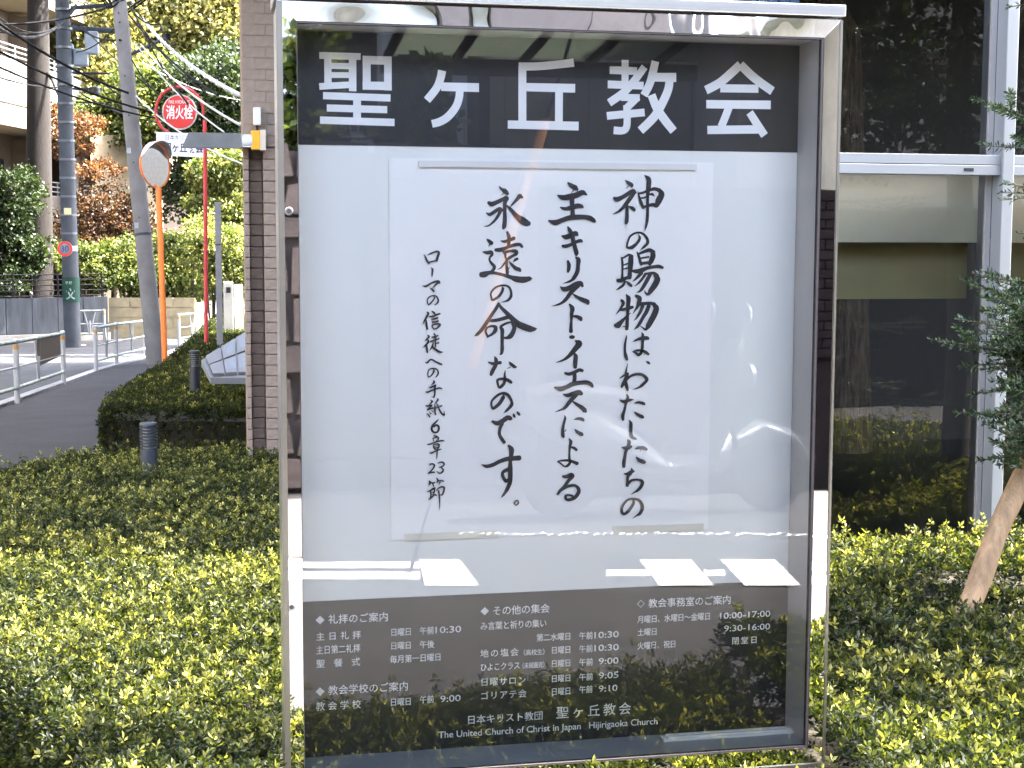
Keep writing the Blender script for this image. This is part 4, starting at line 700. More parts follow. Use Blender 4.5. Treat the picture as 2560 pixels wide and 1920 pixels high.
def spray(a, b, n_side, dens=330, ln=.021):
    a = Vector(a); b = Vector(b); L_ = (b-a).length; brm.tube([a, a.lerp(b, .5)+Vector((0, 0, .04*L_)), b], [.007*L_+.002, .005*L_+.0015, .0012], 5)
    x = needles(a.lerp(b, .25), b, int(L_*dens), ln); NB.append(x[0]); ND.append(x[1]); NL.append(x[2])
    d = (b-a).normalized(); s = d.cross(Vector((0, 0, 1))).normalized()
    for i in range(n_side):
        f_ = .3+.62*i/max(1, n_side); o = a.lerp(b, f_)+Vector((0, 0, .03*L_)); sg = 1 if i % 2 else -1
        ll = L_*(.42-.25*f_)+.06; e = o+(d*.75+s*sg*.75+Vector((0, 0, random.uniform(-.22, .2)))).normalized()*ll
        brm.tube([o, e], [.0025, .001], 4); x = needles(o, e, int(ll*dens*1.1), ln); NB.append(x[0]); ND.append(x[1]); NL.append(x[2])
seen = [((2476, 262), 4.35, 5), ((2530, 340), 4.2, 2), ((2322, 848), 4.45, 3), ((2450, 742), 4.6, 3), ((2480, 735), 4.3, 6), ((2508, 728), 4.5, 6), ((2535, 705), 4.2, 6), ((2470, 930), 4.35, 4), ((2462, 985), 4.5, 4), ((2475, 1060), 4.3, 6), ((2495, 1165), 4.4, 5), ((2505, 820), 4.15, 6), ((2525, 900), 4.5, 6), ((2455, 870), 4.5, 3)]
for (pp, Z_, ns) in seen:
    tip = at(*pp, Z_); zz = tip.z-cb.z; a = cax(zz-(.12 if zz > 1.2 else -.05)); spray(a, tip, ns, 560, .022)
rs = random.Random(3)
for i in range(70):
    pp = (rs.uniform(2525, 2615), rs.uniform(735, 1130)); Z_ = rs.uniform(4.1, 4.95)
    if pp[0] < 2475 and pp[1] > 1010: continue
    tip = at(*pp, Z_); a = cax(tip.z-cb.z-rs.uniform(-.05, .3)); a = tip.lerp(a, .6); spray(a, tip, 4, 620, .024)
nb = 66
for i in range(nb):
    z = .75+2.95*i/nb; ang = i*2.4; Lr = (1-z/4.0)*.95+.12
    a = cax(z); d = Vector((math.cos(ang), math.sin(ang)*(.35 if math.sin(ang) > 0 else 1), random.uniform(-.05, .25)))
    tip = a+d*Lr*random.uniform(.75, 1.05)
    v = tip-EYE; px_ = 1280+FPX*v.dot(RT)/v.dot(FW); py_ = 960-FPX*v.dot(UP)/v.dot(FW)
    if px_ < 2590 and py_ > -80 and z < 2.9: tip = a+d*Lr*.22
    if (tip-a).length > .12: spray(a, tip, 6, 260, .024)
B_ = np.concatenate(NB); D_ = np.concatenate(ND); L_ = np.concatenate(NL); Vn, Fn = leaf_arrays(B_, D_, L_, np.full(len(L_), .0024), .1)
pl = place('needles', tri_mesh('needles', Vn, Fn, np.repeat(rng.uniform(0, 1, len(L_)), 4), M_needle), con); pl['kind'] = 'stuff'
brm.obj('branches', M_bark, con)
MB().tube([cb+Vector((0, 0, -.1))]+[cax(z) for z in (.3, .8, 1.3, 2, 2.8, 3.5, 3.9)], [.055, .05, .045, .04, .034, .026, .015, .006], 12).obj('trunk', M_barkd, con, smooth=True)
a = at(2385, 1600, 4.35); b = at(2600, 1080, 4.5)
sk = MB(); pts = [a.lerp(b, f_)+Vector((.004*math.sin(f_*9), 0, .003*math.cos(f_*13))) for f_ in np.linspace(-.06, 1.1, 14)]; sk.tube(pts, [.035-.005*i/13+.0015*math.sin(i*1.7) for i in range(14)], 16)
tag(sk.obj('tree_stake', M_stake, smooth=True), 'leaning round timber stake propping the fir at the right edge', 'stake')
# shade tree: broad street tree overhead on the right, out of frame but seen in the glass
st = thing('street_tree', 'leafy tree by the church front, mostly above the frame', 'tree', (3.7, 3.7, 0))
trunk(st, [(3.7, 3.7, -.1), (3.72, 3.7, 1.2), (3.66, 3.7, 2.4), (3.7, 3.7, 3.6)], [.08, .07, .06, .04], limbs=[((3.7, 3.7, 1.9), (3.2, 3.5, 3.2), .035), ((3.68, 3.7, 2.2), (4.3, 3.9, 3.4), .035), ((3.66, 3.7, 2.6), (3.5, 3.9, 3.9), .03)])
crown(st, [((3.6, 3.7, 3.5), (.9, .45, .8)), ((3.1, 3.6, 3.2), (.5, .35, .5)), ((4.3, 3.7, 3.5), (.6, .45, .6)), ((3.1, 3.85, 2.35), (.34, .35, .5)), ((3.6, 3.8, 2.5), (.4, .35, .55)), ((3.0, 3.5, 2.6), (.3, .3, .45)), ((4.2, 3.8, 2.4), (.4, .35, .5))], 22000, .045, M_far_dark)

# added out-of-frame crowns and a plain block that cut skylight from pavement and road
for i, (x_, y_, z_) in enumerate(((-6.5, 12.5, 6.6), (-8.2, 20.5, 8.3), (-5.8, 29.5, 9.6), (.6, 35.5, 9.6), (1.2, 9.8, 5.3))):
    t = thing('street_tree', ['tall street tree nearest the camera, its crown above the frame', 'tall street tree across the road, its crown above the frame', 'third tall street tree, its crown above the frame', 'farthest tall street tree, over the grey wall', 'young street tree over the near pavement'][i], 'tree', (x_, y_, gz(y_)), 'tall street trees')
    o_ = 4.5 if i < 3 else -3.2; trunk(t, [(x_-o_, y_, gz(y_)-.2), (x_-o_*.95, y_, 3), (x_-o_*.66, y_, z_-.8), (x_, y_, z_+.6)], [.22, .19, .14, .06])
    if i == 4: crown(t, [((-.6, 8.6, 4.6), (2.0, 2.2, .8)), ((-2.4, 10.2, 5.2), (1.5, 1.8, .8)), ((.4, 7.2, 4.0), (1.3, 1.3, .6)), ((-3.4, 6.2, 4.9), (2.2, 2.8, .7)), ((-4.2, 10, 5.6), (2.2, 2.4, .8))], 34000, .14, M_far_dark, hollow=.2)
    else: crown(t, [((x_+1.5, y_, z_+.9), (3.2, 3.6, .9)), ((x_-2.5, y_+1, z_+1.5), (2.8, 3.2, 1.2)), ((x_+3.2, y_-1, z_+1.5), (2.4, 3.0, 1.0))], 26000, .30, M_far_dark, hollow=.2)
wb_ = thing('tower_block', 'tall concrete block west of the road, outside the frame', 'building', (-18, 8, 0))  # out-of-view box added to block skylight from the west
MB().box((-30, -6, -.5), (-14, 30, 18)).obj('wall', M_chwall, wb_)
# ---------------------------------------------------------------- slanted panelled board in the hedge
sl = thing('slanted_board', 'pale grey slanted panelled board lying in the hedge left of the pillar', 'board', tuple(at(560, 940, 11.3)))
A_ = at(503, 901, 11.4); B_p = at(526, 944, 11.1); Cc = at(660, 944, 11.1); Dd = at(660, 800, 12.7)
ex = (Cc-B_p).normalized(); upv = (A_.lerp(Dd, 1)-A_)
m = MB(); nrm = (Cc-B_p).cross(Dd-Cc).normalized()
def pl2(u, v): return (A_*(1-u)+Dd*u)*(1-v)+(B_p*(1-u)+Cc*u)*v
m.prism([pl2(0, 0), pl2(0, 1), pl2(1, 1), pl2(1, 0)], -nrm*.05); m.obj('base', pmat('board_grey', (.17, .18, .2), .6), sl)
M_pan = flat('panel_grey', (.14, .14, .15), .5); M_pand = flat('panel_dark', (.05, .045, .05), .3)
for i in range(4):
    for j in range(2):
        u0, u1 = .06+i*.235, .06+i*.235+.21; v0, v1 = .06+j*.46, .06+j*.46+.42
        mm = MB(); mm.prism([pl2(u0, v0)+nrm*.004, pl2(u0, v1)+nrm*.004, pl2(u1, v1)+nrm*.004, pl2(u1, v0)+nrm*.004], nrm*.02); pp = mm.obj('panel', M_pan, sl)
        mm = MB(); e = .28; q = lambda a, b: pl2(u0+(u1-u0)*a, v0+(v1-v0)*b)+nrm*.026
        if i >= 1: place('pane', mm.add([q(.25, .15), q(.25, .85), q(.95, .85), q(.95, .15)], [(0, 1, 2, 3)]).mesh('pane', M_pand), pp)

# ---------------------------------------------------------------- guard rails
M_rail = pmat('rail_striped', (.40, .43, .41), .5, var=.1, vs=7, col2=(.05, .105, .075))
def guard_rail(label, pts, orn=(), board=None, H_=.8, deco=.18):
    t = thing('guard_rail', label, 'guard rail', (pts[0].x, pts[0].y, gz(pts[0].y)), 'pedestrian guard rails along the street')
    for p in pts:
        z = gz(p.y); m = MB(); m.lathe([(.034, -.1), (.034, H_*.97), (.037, H_*.975), (.037, H_), (.02, H_+.012)], (p.x, p.y, z), 14); po = m.obj('post', M_whitep, t, smooth=True)
        place('band', MB().lathe([(.0355, H_*.86), (.0355, H_*.92)], (p.x, p.y, z), 14).mesh('band', flat('band', (.45, .25, .08), .5)), po)
    for hh, r_, mt in ((.97, .026, M_rail), (.60, .014, M_whitep), (.30, .022, M_rail)):
        for a, b in zip(pts[:-1], pts[1:]):
            MB().tube([(a.x, a.y, gz(a.y)+H_*hh), (b.x, b.y, gz(b.y)+H_*hh)], r_, 10).obj('rail', mt, t, smooth=True)
    for (i, f_) in orn:
        a, b = pts[i], pts[i+1]; c = a.lerp(b, f_); d = (b-a); d.z = 0; d.normalize(); z = gz(c.y); w_ = deco
        for sg in (-1, 1): MB().tube([c+d*sg*w_+Vector((0, 0, -c.z+z+H_*.95)), c+d*sg*w_*.45+Vector((0, 0, -c.z+z+H_*.6)), c+d*sg*.03+Vector((0, 0, -c.z+z+H_*.31))], .013, 8).obj('ornament', M_whitep, t, smooth=True)
        MB().tube([c+Vector((0, 0, -c.z+z+H_*.31)), c+Vector((0, 0, -c.z+z+H_*.68))], [.02, .028], 8).obj('ornament', M_whitep, t, smooth=True)
    if board:
        i, f0, f1 = board; a, b = pts[i], pts[i+1]; p1 = a.lerp(b, f0); p2 = a.lerp(b, f1); z = gz(p1.y); d = (b-a).normalized(); nn = Vector((d.y, -d.x, 0))*.012
        m = MB(); m.prism([Vector((p1.x, p1.y, z+H_*.52))-nn, Vector((p2.x, p2.y, z+H_*.52))-nn, Vector((p2.x, p2.y, z+H_*.94))-nn, Vector((p1.x, p1.y, z+H_*.94))-nn], nn*2); m.obj('board', flat('brown_board', (.07, .05, .04), .6), t)
    return t
guard_rail('nearest green and white guard rail with a brown board, cut by the left edge', [gnd(-190, 1100), gnd(44, 1021), gnd(160, 972)], [(0, .3), (1, .42)], (1, .42, .92))
guard_rail('second guard rail of three posts, standing left of the leaning pole', [gnd(241, 940), gnd(292, 922), gnd(364, 902)], [(0, .5), (1, .5)])
guard_rail('far guard rail in front of the grey wall, behind the speed limit sign', [gnd(172, 862), gnd(262, 860)], [(0, .6)], None, .82, .13)
guard_rail('short guard rail between the orange pole and the red pole', [gnd(448, 872), gnd(514, 862)], [(0, .5)], None, .8, .13)

# ---------------------------------------------------------------- utility poles
G_P = 'concrete utility poles'
up = thing('utility_pole', 'grey concrete utility pole leaning left, just behind the second guard rail', 'utility pole', tuple(gnd(391, 919)), G_P)
b = Vector(up.location); tpp = at(292, -60, 26.2); d = (tpp-b)
MB().tube([b-d*.03, b, b+d*.5, b+d*1.02], [.162, .158, .142, .122], 24).obj('shaft', M_pole, up, smooth=True)
MB().tube([b-d*.01, b+d*.045], [.170, .168], 24).obj('sleeve', M_pole, up, smooth=True)
MB().tube([b+d*.335, b+d*.342], [.153, .153], 24).obj('joint_ring', M_pole2, up)
def dirn(f_): return b+d*f_
rightv = RT.copy(); rightv.z = 0
for f_ in (.38, .52, .64, .74, .83, .9): p = dirn(f_)-FW*.148; MB().tube([p+FW*.02, p-FW*.012], .012, 8).obj('bolt_hole', M_black, up)
for (f_, s_) in ((.36, .05), (.55, .05)): p = dirn(f_)-FW*.156-rightv*.06; MB().box((p.x-.035, p.y-.004, p.z-s_), (p.x+.035, p.y+.004, p.z+s_)).obj('number_plate', M_whitep, up)
for f_, L_, dz in ((.975, .75, .35), (.80, .62, .30)):
    p = dirn(f_)+rightv*.12; q = p+rightv*L_*1.05+Vector((0, 0, dz)); MB().tube([p, q], .03, 8).obj('bracket', M_pole2, up); MB().lathe([(.05, -.05), (.05, .05)], q, 10).obj('insulator', M_cable, up)
m = MB()
for i in range(9):
    a0 = dirn(.97)+Vector((random.uniform(-.6, -.1), random.uniform(-.2, .2), random.uniform(-.1, .5))); m.tube([a0, a0+Vector((.3, 0, -.45)), a0+Vector((.75, .1, -.1))], .02, 6)
m.obj('cable_loop', M_cable, up)
up2 = thing('utility_pole', 'blue grey upright utility pole carrying boxes, in front of the far wall', 'utility pole', tuple(gnd(182, 868)), G_P)
b = Vector(up2.location); b.z = gz(b.y); tz_ = 10
MB().tube([b+Vector((0, 0, -.1)), b+Vector((-.02, 0, 4)), b+Vector((-.05, 0, tz_))], [.19, .175, .15], 22).obj('shaft', M_pole2, up2, smooth=True)
for k in range(14):
    z = 2.6+k*.42; MB().lathe([(.19, z), (.19, z+.05)], (b.x-.02, b.y, b.z), 18).obj('band', flat('steel_band', (.12, .13, .15), .4, metal=.6), up2)
def zP(py_): return at(180, py_, 34.5).z
for (pxa, pxb, pya, pyb) in ((147, 183, 110, 160), (213, 246, 80, 136), (184, 220, 124, 165)):
    p = at((pxa+pxb)/2, (pya+pyb)/2, 34.0); wd_ = (pxb-pxa)/FPX*34; hd_ = (pyb-pya)/FPX*34
    MB().box((p.x-wd_/2, p.y-.15, p.z-hd_/2), (p.x+wd_/2, p.y+.15, p.z+hd_/2), .03).obj('equipment_box', pmat('box_grey', (.25, .30, .36), .5, var=.15), up2)
p = at(236, 228, 34); MB().lathe([(.10, -.09), (.13, -.05), (.13, .07), (.09, .1)], p, 14).obj('transformer_can', flat('dark_can', (.03, .03, .035), .4), up2, smooth=True)
for (a, b_, r_) in (((180, 70), (290, 78), .06), ((170, 222), (255, 222), .03), ((165, 182), (275, 184), .025), ((190, 255), (260, 258), .02), ((178, 20), (330, 8), .05)):
    MB().tube([at(*a, 34.3), at(*b_, 34.1)], r_, 8).obj('cross_arm', M_pole2, up2)
gs = MB(); c0 = Vector((b.x, b.y, b.z))
MB().lathe([(.196, 1.05), (.196, 1.62)], (b.x-.005, b.y, b.z), 20).obj('school_zone_wrap', flat('sign_green', (.006, .04, .028), .6), up2)
vd = -FW.copy(); vd.z = 0; vd.normalize(); rv = Vector((-vd.y, vd.x, 0))*1
def polefr(zc_, rad, cen): 
    def f(u, v):
        a = u/rad; return Vector((cen.x, cen.y, cen.z+zc_+v))+(vd*math.cos(a)+rv*math.sin(a))*rad
    return f
m = MB(); text_cells(m, '文', -.06, .14, 0, .24, polefr(1.12, .199, b), .03); text_cells(m, '学校', -.08, .08, 0, .07, polefr(1.46, .199, b), .02); m.obj('lettering', flat('faded_letter', (.28, .36, .33), .6), up2)
MB().lathe([(.185, 2.22), (.185, 2.34)], (b.x-.01, b.y, b.z), 20).obj('label_wrap', M_whitep, up2)
MB().box((b.x-.1, b.y-.2, b.z+3.05), (b.x+.06, b.y-.186, b.z+3.2)).obj('number_plate', flat('plate_cream', (.5, .5, .3), .5), up2)

# ---------------------------------------------------------------- speed limit sign
def facing(c, nrm):
    nrm = Vector(nrm).normalized(); u = Vector((0, 0, 1)).cross(nrm).normalized(); v = nrm.cross(u); return lambda a, b, k=0: c+u*a+v*b+nrm*k
def disc(fr, r0, r1, k, n=36):
    if r0 == 0: return ([fr(r1*math.cos(2*math.pi*i/n), r1*math.sin(2*math.pi*i/n), k) for i in range(n)], [tuple(range(n))])
    V = [fr(r*math.cos(2*math.pi*i/n), r*math.sin(2*math.pi*i/n), k) for r in (r0, r1) for i in range(n)]
    return V, [(i, (i+1) % n, n+(i+1) % n, n+i) for i in range(n)]
ss = thing('speed_limit_sign', 'round red rimmed 30 speed limit sign on a thin pale pole', 'road sign', tuple(gnd(174, 862)))
b = Vector(ss.location); c = at(163, 622, 33.0); MB().tube([(b.x, b.y, b.z), (b.x, b.y, c.z+.1)], .042, 12).obj('pole', flat('pale_pole', (.45, .52, .58), .5), ss, smooth=True)
fr = facing(Vector((c.x, c.y-.04, c.z)), vd)
V, F = disc(fr, 0, .17, 0); m = MB(); m.add(V, F); m.prism(V, vd*-.01); m.obj('disc', M_whitep, ss)
m = MB(); m.add(*disc(fr, .118, .165, .004)); m.obj('red_rim', M_signred, ss)
m = MB(); text_fit(m, '30', -.085, .085, -.062, .125, lambda u, v: fr(u, v, .006), .0); m.obj('lettering', flat('sign_blue', (.05, .10, .30), .5), ss)

# ---------------------------------------------------------------- traffic mirror
tm_ = thing('traffic_mirror', 'round convex traffic mirror with orange rim and hood on an orange pole', 'traffic mirror', tuple(gnd(411, 960)))
zc_ = 20.4; c = at(389, 413, zc_); b = at(413, 920, zc_-.2); tpole = at(396, 468, zc_+.02)
MB().tube([Vector((b.x, b.y, gz(b.y)-.05)), b, tpole], .040, 16).obj('pole', M_orange, tm_, smooth=True)
yawm = R(65); nm = (-FW*math.cos(yawm)+RT*math.sin(yawm)); nm.z = .04; fr = facing(c, nm); rm = .30
V = []; F = []; n = 40; rings = 8
for j in range(rings+1):
    r_ = rm*j/rings
    for i in range(n): V.append(fr(r_*math.cos(2*math.pi*i/n), r_*math.sin(2*math.pi*i/n), .07*(1-(j/rings)**2)))
for j in range(rings):
    for i in range(n): F.append((j*n+i, j*n+(i+1) % n, (j+1)*n+(i+1) % n, (j+1)*n+i))
place('mirror_face', mesh_from('mirror_face', V, F, mirrormat('mirror_acrylic', (.85, .87, .88), .02, 0), True), tm_)
m = MB(); 
prof = [(rm-.005, .0), (rm+.012, .01), (rm+.014, -.012), (rm*.8, -.09), (rm*.3, -.12), (.01, -.12)]; V = []; F = []
for r_, k_ in prof:
    for i in range(n): V.append(fr(r_*math.cos(2*math.pi*i/n), r_*math.sin(2*math.pi*i/n), k_))
for j in range(len(prof)-1):
    for i in range(n): F.append((j*n+i, j*n+(i+1) % n, (j+1)*n+(i+1) % n, (j+1)*n+i))
m.add(V, F); m.obj('rim_and_back', M_orange, tm_, smooth=True)
V = []; F = []; nh = 22
for i in range(nh+1):
    a = R(18)+R(144)*i/nh
    for k_, e in ((0, 0), (.13*math.sin(math.pi*i/nh)**.6+.01, .006)): V.append(fr((rm+.016+e)*math.cos(a), (rm+.016+e)*math.sin(a), k_))
for i in range(nh): F.append((2*i, 2*i+1, 2*i+3, 2*i+2))
hd = mesh_from('hood', V, F, pmat('hood_paint', (.5, .45, .45), .5)); o = place('hood', hd, tm_); md = o.modifiers.new('s', 'SOLIDIFY'); md.thickness = .006

# ---------------------------------------------------------------- fire hydrant sign and church direction board
fz = 24.0; hs = thing('hydrant_sign', 'red fire hydrant disc held in a red hoop on a thin red pole', 'sign', tuple(gnd(514, 866)))
pb = at(514, 812, fz); MB().tube([Vector((pb.x, pb.y, gz(pb.y)-.05)), at(512, 300, fz)], .032, 12).obj('pole', M_red, hs, smooth=True)
cc = at(449, 279, fz); fr = facing(cc, vd); pts = []; rr = .385
for i in range(41):
    a = R(-8)+R(268)*i/40; pts.append(fr(rr*math.cos(a)-.0, rr*math.sin(a)*1.02, 0))
MB().tube(pts, .024, 10).obj('hoop', M_red, hs, smooth=True)
fr = facing(at(449, 280, fz-.04), vd); rd = .285
V, F = disc(fr, 0, rd, 0, 44); m = MB(); m.add(V, F); m.prism(V, vd*-.012); m.obj('disc', flat('sign_white', (.78, .76, .72), .5), hs)
m = MB(); m.add(*disc(fr, 0, rd-.022, .004, 44)); m.obj('red_face', M_signred, hs)
m = MB(); text_cells(m, '消火栓', -.215, .215, -.11, .215, lambda u, v: fr(u, v, .008), .018); text_fit(m, 'FIRE HYDRANT', -.17, .17, .135, .05, lambda u, v: fr(u, v, .008), .0); m.obj('lettering', M_letter, hs)
db = thing('direction_board', 'white board naming the church below the hydrant sign, partly behind the bracket arm', 'sign', tuple(at(452, 392, fz)))
A1 = at(391, 330, fz); A2 = at(513, 334, fz); A3 = at(513, 394, fz); A4 = at(391, 388, fz)
wB = (A2-A1).length; hB = (A1-A4).length; ux = (A2-A1)/wB; uz = (A1-A4)/hB; frb = lambda u, v, k=.012: A4+ux*u+uz*v+vd*k
m = MB(); m.prism([A4, A3, A2, A1], vd*.01); m.obj('board', flat('board_white', (.72, .74, .80), .5), db)
m = MB(); text_cells(m, '日本キリスト教団', .14, wB-.02, hB*.68, .085, frb, .0); text_cells(m, '聖ヶ丘教会', .12, wB-.03, hB*.16, .155, frb, .02); m.obj('lettering', flat('board_ink', (.04, .04, .09), .5), db)
gp = at(550, 870, 22.5); t = thing('grey_post', 'plain square grey post standing in the far hedge', 'post', (gp.x, gp.y, gz(gp.y)))
tp = at(549, 506, 22.5); MB().box((gp.x-.046, gp.y-.046, gz(gp.y)-.05), (gp.x+.046, gp.y+.046, tp.z), .004).obj('shaft', pmat('post_grey', (.22, .22, .24), .6), t)
MB().box((gp.x-.05, gp.y-.05, at(550, 613, 22.5).z), (gp.x+.05, gp.y+.05, at(550, 610, 22.5).z)).obj('collar', M_pole2, t)
cab = thing('utility_cabinet', 'pale metal cabinet beyond the grey post', 'cabinet', tuple(gnd(577, 835)))
p1 = at(560, 800, 31); p2 = at(582, 705, 31); MB().box((p1.x, p1.y-.2, gz(31)-.1), (p2.x, p1.y+.3, p2.z), .01).obj('body', pmat('cabinet_cream', (.5, .49, .45), .6), cab)
MB().box((p1.x+.05, p1.y-.205, p2.z-.22), (p2.x-.05, p1.y-.2005, p2.z-.1)).obj('vent', M_black, cab)
p1 = at(587, 800, 31.5); p2 = at(606, 712, 31.5); MB().box((p1.x, p1.y-.2, gz(31)-.1), (p2.x, p1.y+.3, p2.z), .01).obj('side_body', pmat('cabinet_cream', (.5, .49, .45), .6), cab)

# ---------------------------------------------------------------- far walls, fence
def wall_panels(name, label, a, b, H_, pw, mat, base=.12, joint=.02, piece='panel', rows=1):
    a = Vector((a.x, a.y, 0)); b = Vector((b.x, b.y, 0)); L_ = (b-a).length; d = (b-a)/L_; nn = Vector((d.y, -d.x, 0))
    t = thing(name, label, 'wall', (a.x, a.y, gz(a.y))); n_ = max(1, round(L_/pw)); zg = min(gz(a.y), gz(b.y))
    m = MB(); m.prism([Vector((a.x, a.y, zg-.1)), Vector((b.x, b.y, zg-.1)), Vector((b.x, b.y, zg+H_-.02)), Vector((a.x, a.y, zg+H_-.02))], -nn*.18); m.obj('core', mat, t)
    h_ = (H_-base)/rows; st = L_/n_
    for r_ in range(rows):
        off = 0 if r_ % 2 == 0 else -.5
        for i in range(n_+(1 if off else 0)):
            s0 = max(0, (i+off)*st); s1 = min(L_, (i+1+off)*st)
            p = a+d*(s0+joint/2); q = a+d*(s1-joint/2); z0 = zg+base+r_*h_+joint/2; z1 = z0+h_-joint; e = nn*random.uniform(.012, .02)
            mm = MB(); mm.prism([Vector((p.x, p.y, z0)), Vector((q.x, q.y, z0)), Vector((q.x, q.y, z1)), Vector((p.x, p.y, z1))], e); mm.obj(piece, mat, t)
    return t, a, b, d, nn, zg
M_gwall = pmat('grey_wall', (.062, .072, .088), .85, var=.3, vs=2, bump=.3, stretch=(3, 3, .5)); M_bwall = pmat('beige_block', (.42, .35, .22), .85, var=.14, vs=4, bump=.3)
wa, wb = gnd(-260, 868), gnd(271, 848)
gw = wall_panels('concrete_wall', 'long grey concrete retaining wall with vertical joints behind the road', wa, wb, 1.08, .62, M_gwall, .2)
m = MB(); A0, B0, dd_, nn_, zg = gw[1:]; m.prism([Vector((A0.x, A0.y, zg-.1))+nn_*.022, Vector((B0.x, B0.y, zg-.1))+nn_*.022, Vector((B0.x, B0.y, zg+.19))+nn_*.022, Vector((A0.x, A0.y, zg+.19))+nn_*.022], nn_*.14); m.obj('footing', M_conc, gw[0])
wall_panels('block_wall', 'low beige block wall facing the road below the bright bushes', gnd(274, 846), gnd(488, 846), 1.04, 1.15, M_bwall, 0, .025, 'block', 4)
wall_panels('white_wall', 'short bright white wall piece right of the beige block wall', gnd(490, 836), gnd(530, 832), .85, 1.6, pmat('white_render', (.6, .58, .55), .8), 0, .02)
fe = thing('iron_fence', 'black iron fence with horizontal rails on top of the grey wall', 'fence', (A0.x, A0.y, zg+1.08))
zt0 = zg+1.08
for hh in (.03, .16, .29, .42, .55): MB().tube([Vector((A0.x, A0.y, zt0+hh))-nn_*.1, Vector((B0.x, B0.y, zt0+hh))-nn_*.1], .016, 6).obj('rail', M_black, fe)
L_ = (B0-A0).length
for i in range(int(L_/.55)+1):
    p = A0+dd_*i*.55-nn_*.1; MB().box((p.x-.02, p.y-.02, zt0-.01), (p.x+.02, p.y+.02, zt0+.62)).obj('fence_post', M_black, fe)

# ---------------------------------------------------------------- apartment building with balconies
yawb = R(14.8); ad = Vector((math.sin(yawb), math.cos(yawb), 0)); an = Vector((ad.y, -ad.x, 0)); base = at(58, 700, 42); base.z = -1.2
ab = thing('apartment_building', 'apartment block with white tiled balconies behind the dark tree trunk', 'building', tuple(base))
def fb(u0, u1, n0, n1, z0, z1, bev=0):
    m = MB(); a = base+ad*u0+an*n0; b = base+ad*u1+an*n0; a.z = b.z = z0
    m.prism([a, b, Vector((b.x, b.y, z1)), Vector((a.x, a.y, z1))], an*(n1-n0)); return m
M_tile = pmat('white_tile', (.27, .255, .235), .6, var=.08, vs=5, bump=.2); M_soff = pmat('soffit', (.25, .21, .15), .8); M_abw = pmat('apartment_wall', (.14, .11, .085), .85)
fb(-9, 12.5, -8, -1.5, -1.2, 14).obj('wall', M_abw, ab)
for k, z0 in enumerate((-2.0, 1.67, 5.34, 9.0)):
    if k: fb(-9, 12.5, -1.48, .0, z0-.62, z0-.02).obj('slab', M_soff, ab)
    o = fb(-9, 12.5, -.12, .03, z0, z0+1.22).obj('balcony_wall', M_tile, ab)
    mm = MB()
    for r_ in range(14):
        zz = z0+.04+r_*.085; a = base+ad*-9+an*.031; b = base+ad*12.5+an*.031; mm.prism([Vector((a.x, a.y, zz)), Vector((b.x, b.y, zz)), Vector((b.x, b.y, zz+.07)), Vector((a.x, a.y, zz+.07))], an*.012)
    q_ = place('tile_courses', mm.mesh('tile_courses', M_tile), o); q_['kind'] = 'stuff'
    for hh in (1.34, 1.48, 1.62):
        a = base+ad*-9-an*.05; b = base+ad*12.5-an*.05; a.z = b.z = z0+hh; MB().tube([a, b], .022, 6).obj('handrail', M_whitep, ab)
    for i in range(15): a = base+ad*(-9+i*1.5)-an*.05; MB().box((a.x-.02, a.y-.02, z0+1.2), (a.x+.02, a.y+.02, z0+1.62)).obj('handrail_post', M_whitep, ab)
    for i in range(7):
        u = -8.5+i*3; fb(u, u+1.9, -1.49, -1.44, z0+.1, z0+2.3).obj('window', flat('dark_window', (.02, .03, .03), .1, .6), ab)
        fb(u-.35, u-.05, -1.49, -.9, z0, z0+2.9).obj('pier', M_abw, ab)
# beige house wall behind the maples
hb = thing('beige_house', 'beige building wall with branch shadows behind the poles', 'building', tuple(at(330, 700, 44)))
P1 = at(232, 620, 44); P2 = at(400, 620, 45.5)
m = MB(); m.prism([Vector((P1.x, P1.y, -1.2)), Vector((P2.x, P2.y, -1.2)), Vector((P2.x, P2.y, 4.7)), Vector((P1.x, P1.y, 4.7))], Vector((.5, 3, 0))); m.obj('wall', pmat('beige_render', (.40, .33, .22), .85, var=.15), hb)
P1 = at(398, 620, 46); P2 = at(480, 620, 46.5); m = MB(); m.prism([Vector((P1.x, P1.y, -1.2)), Vector((P2.x, P2.y, -1.2)), Vector((P2.x, P2.y, 3.2)), Vector((P1.x, P1.y, 3.2))], Vector((.5, 3, 0))); m.obj('garage', pmat('garage_dark', (.10, .08, .07), .85), hb)

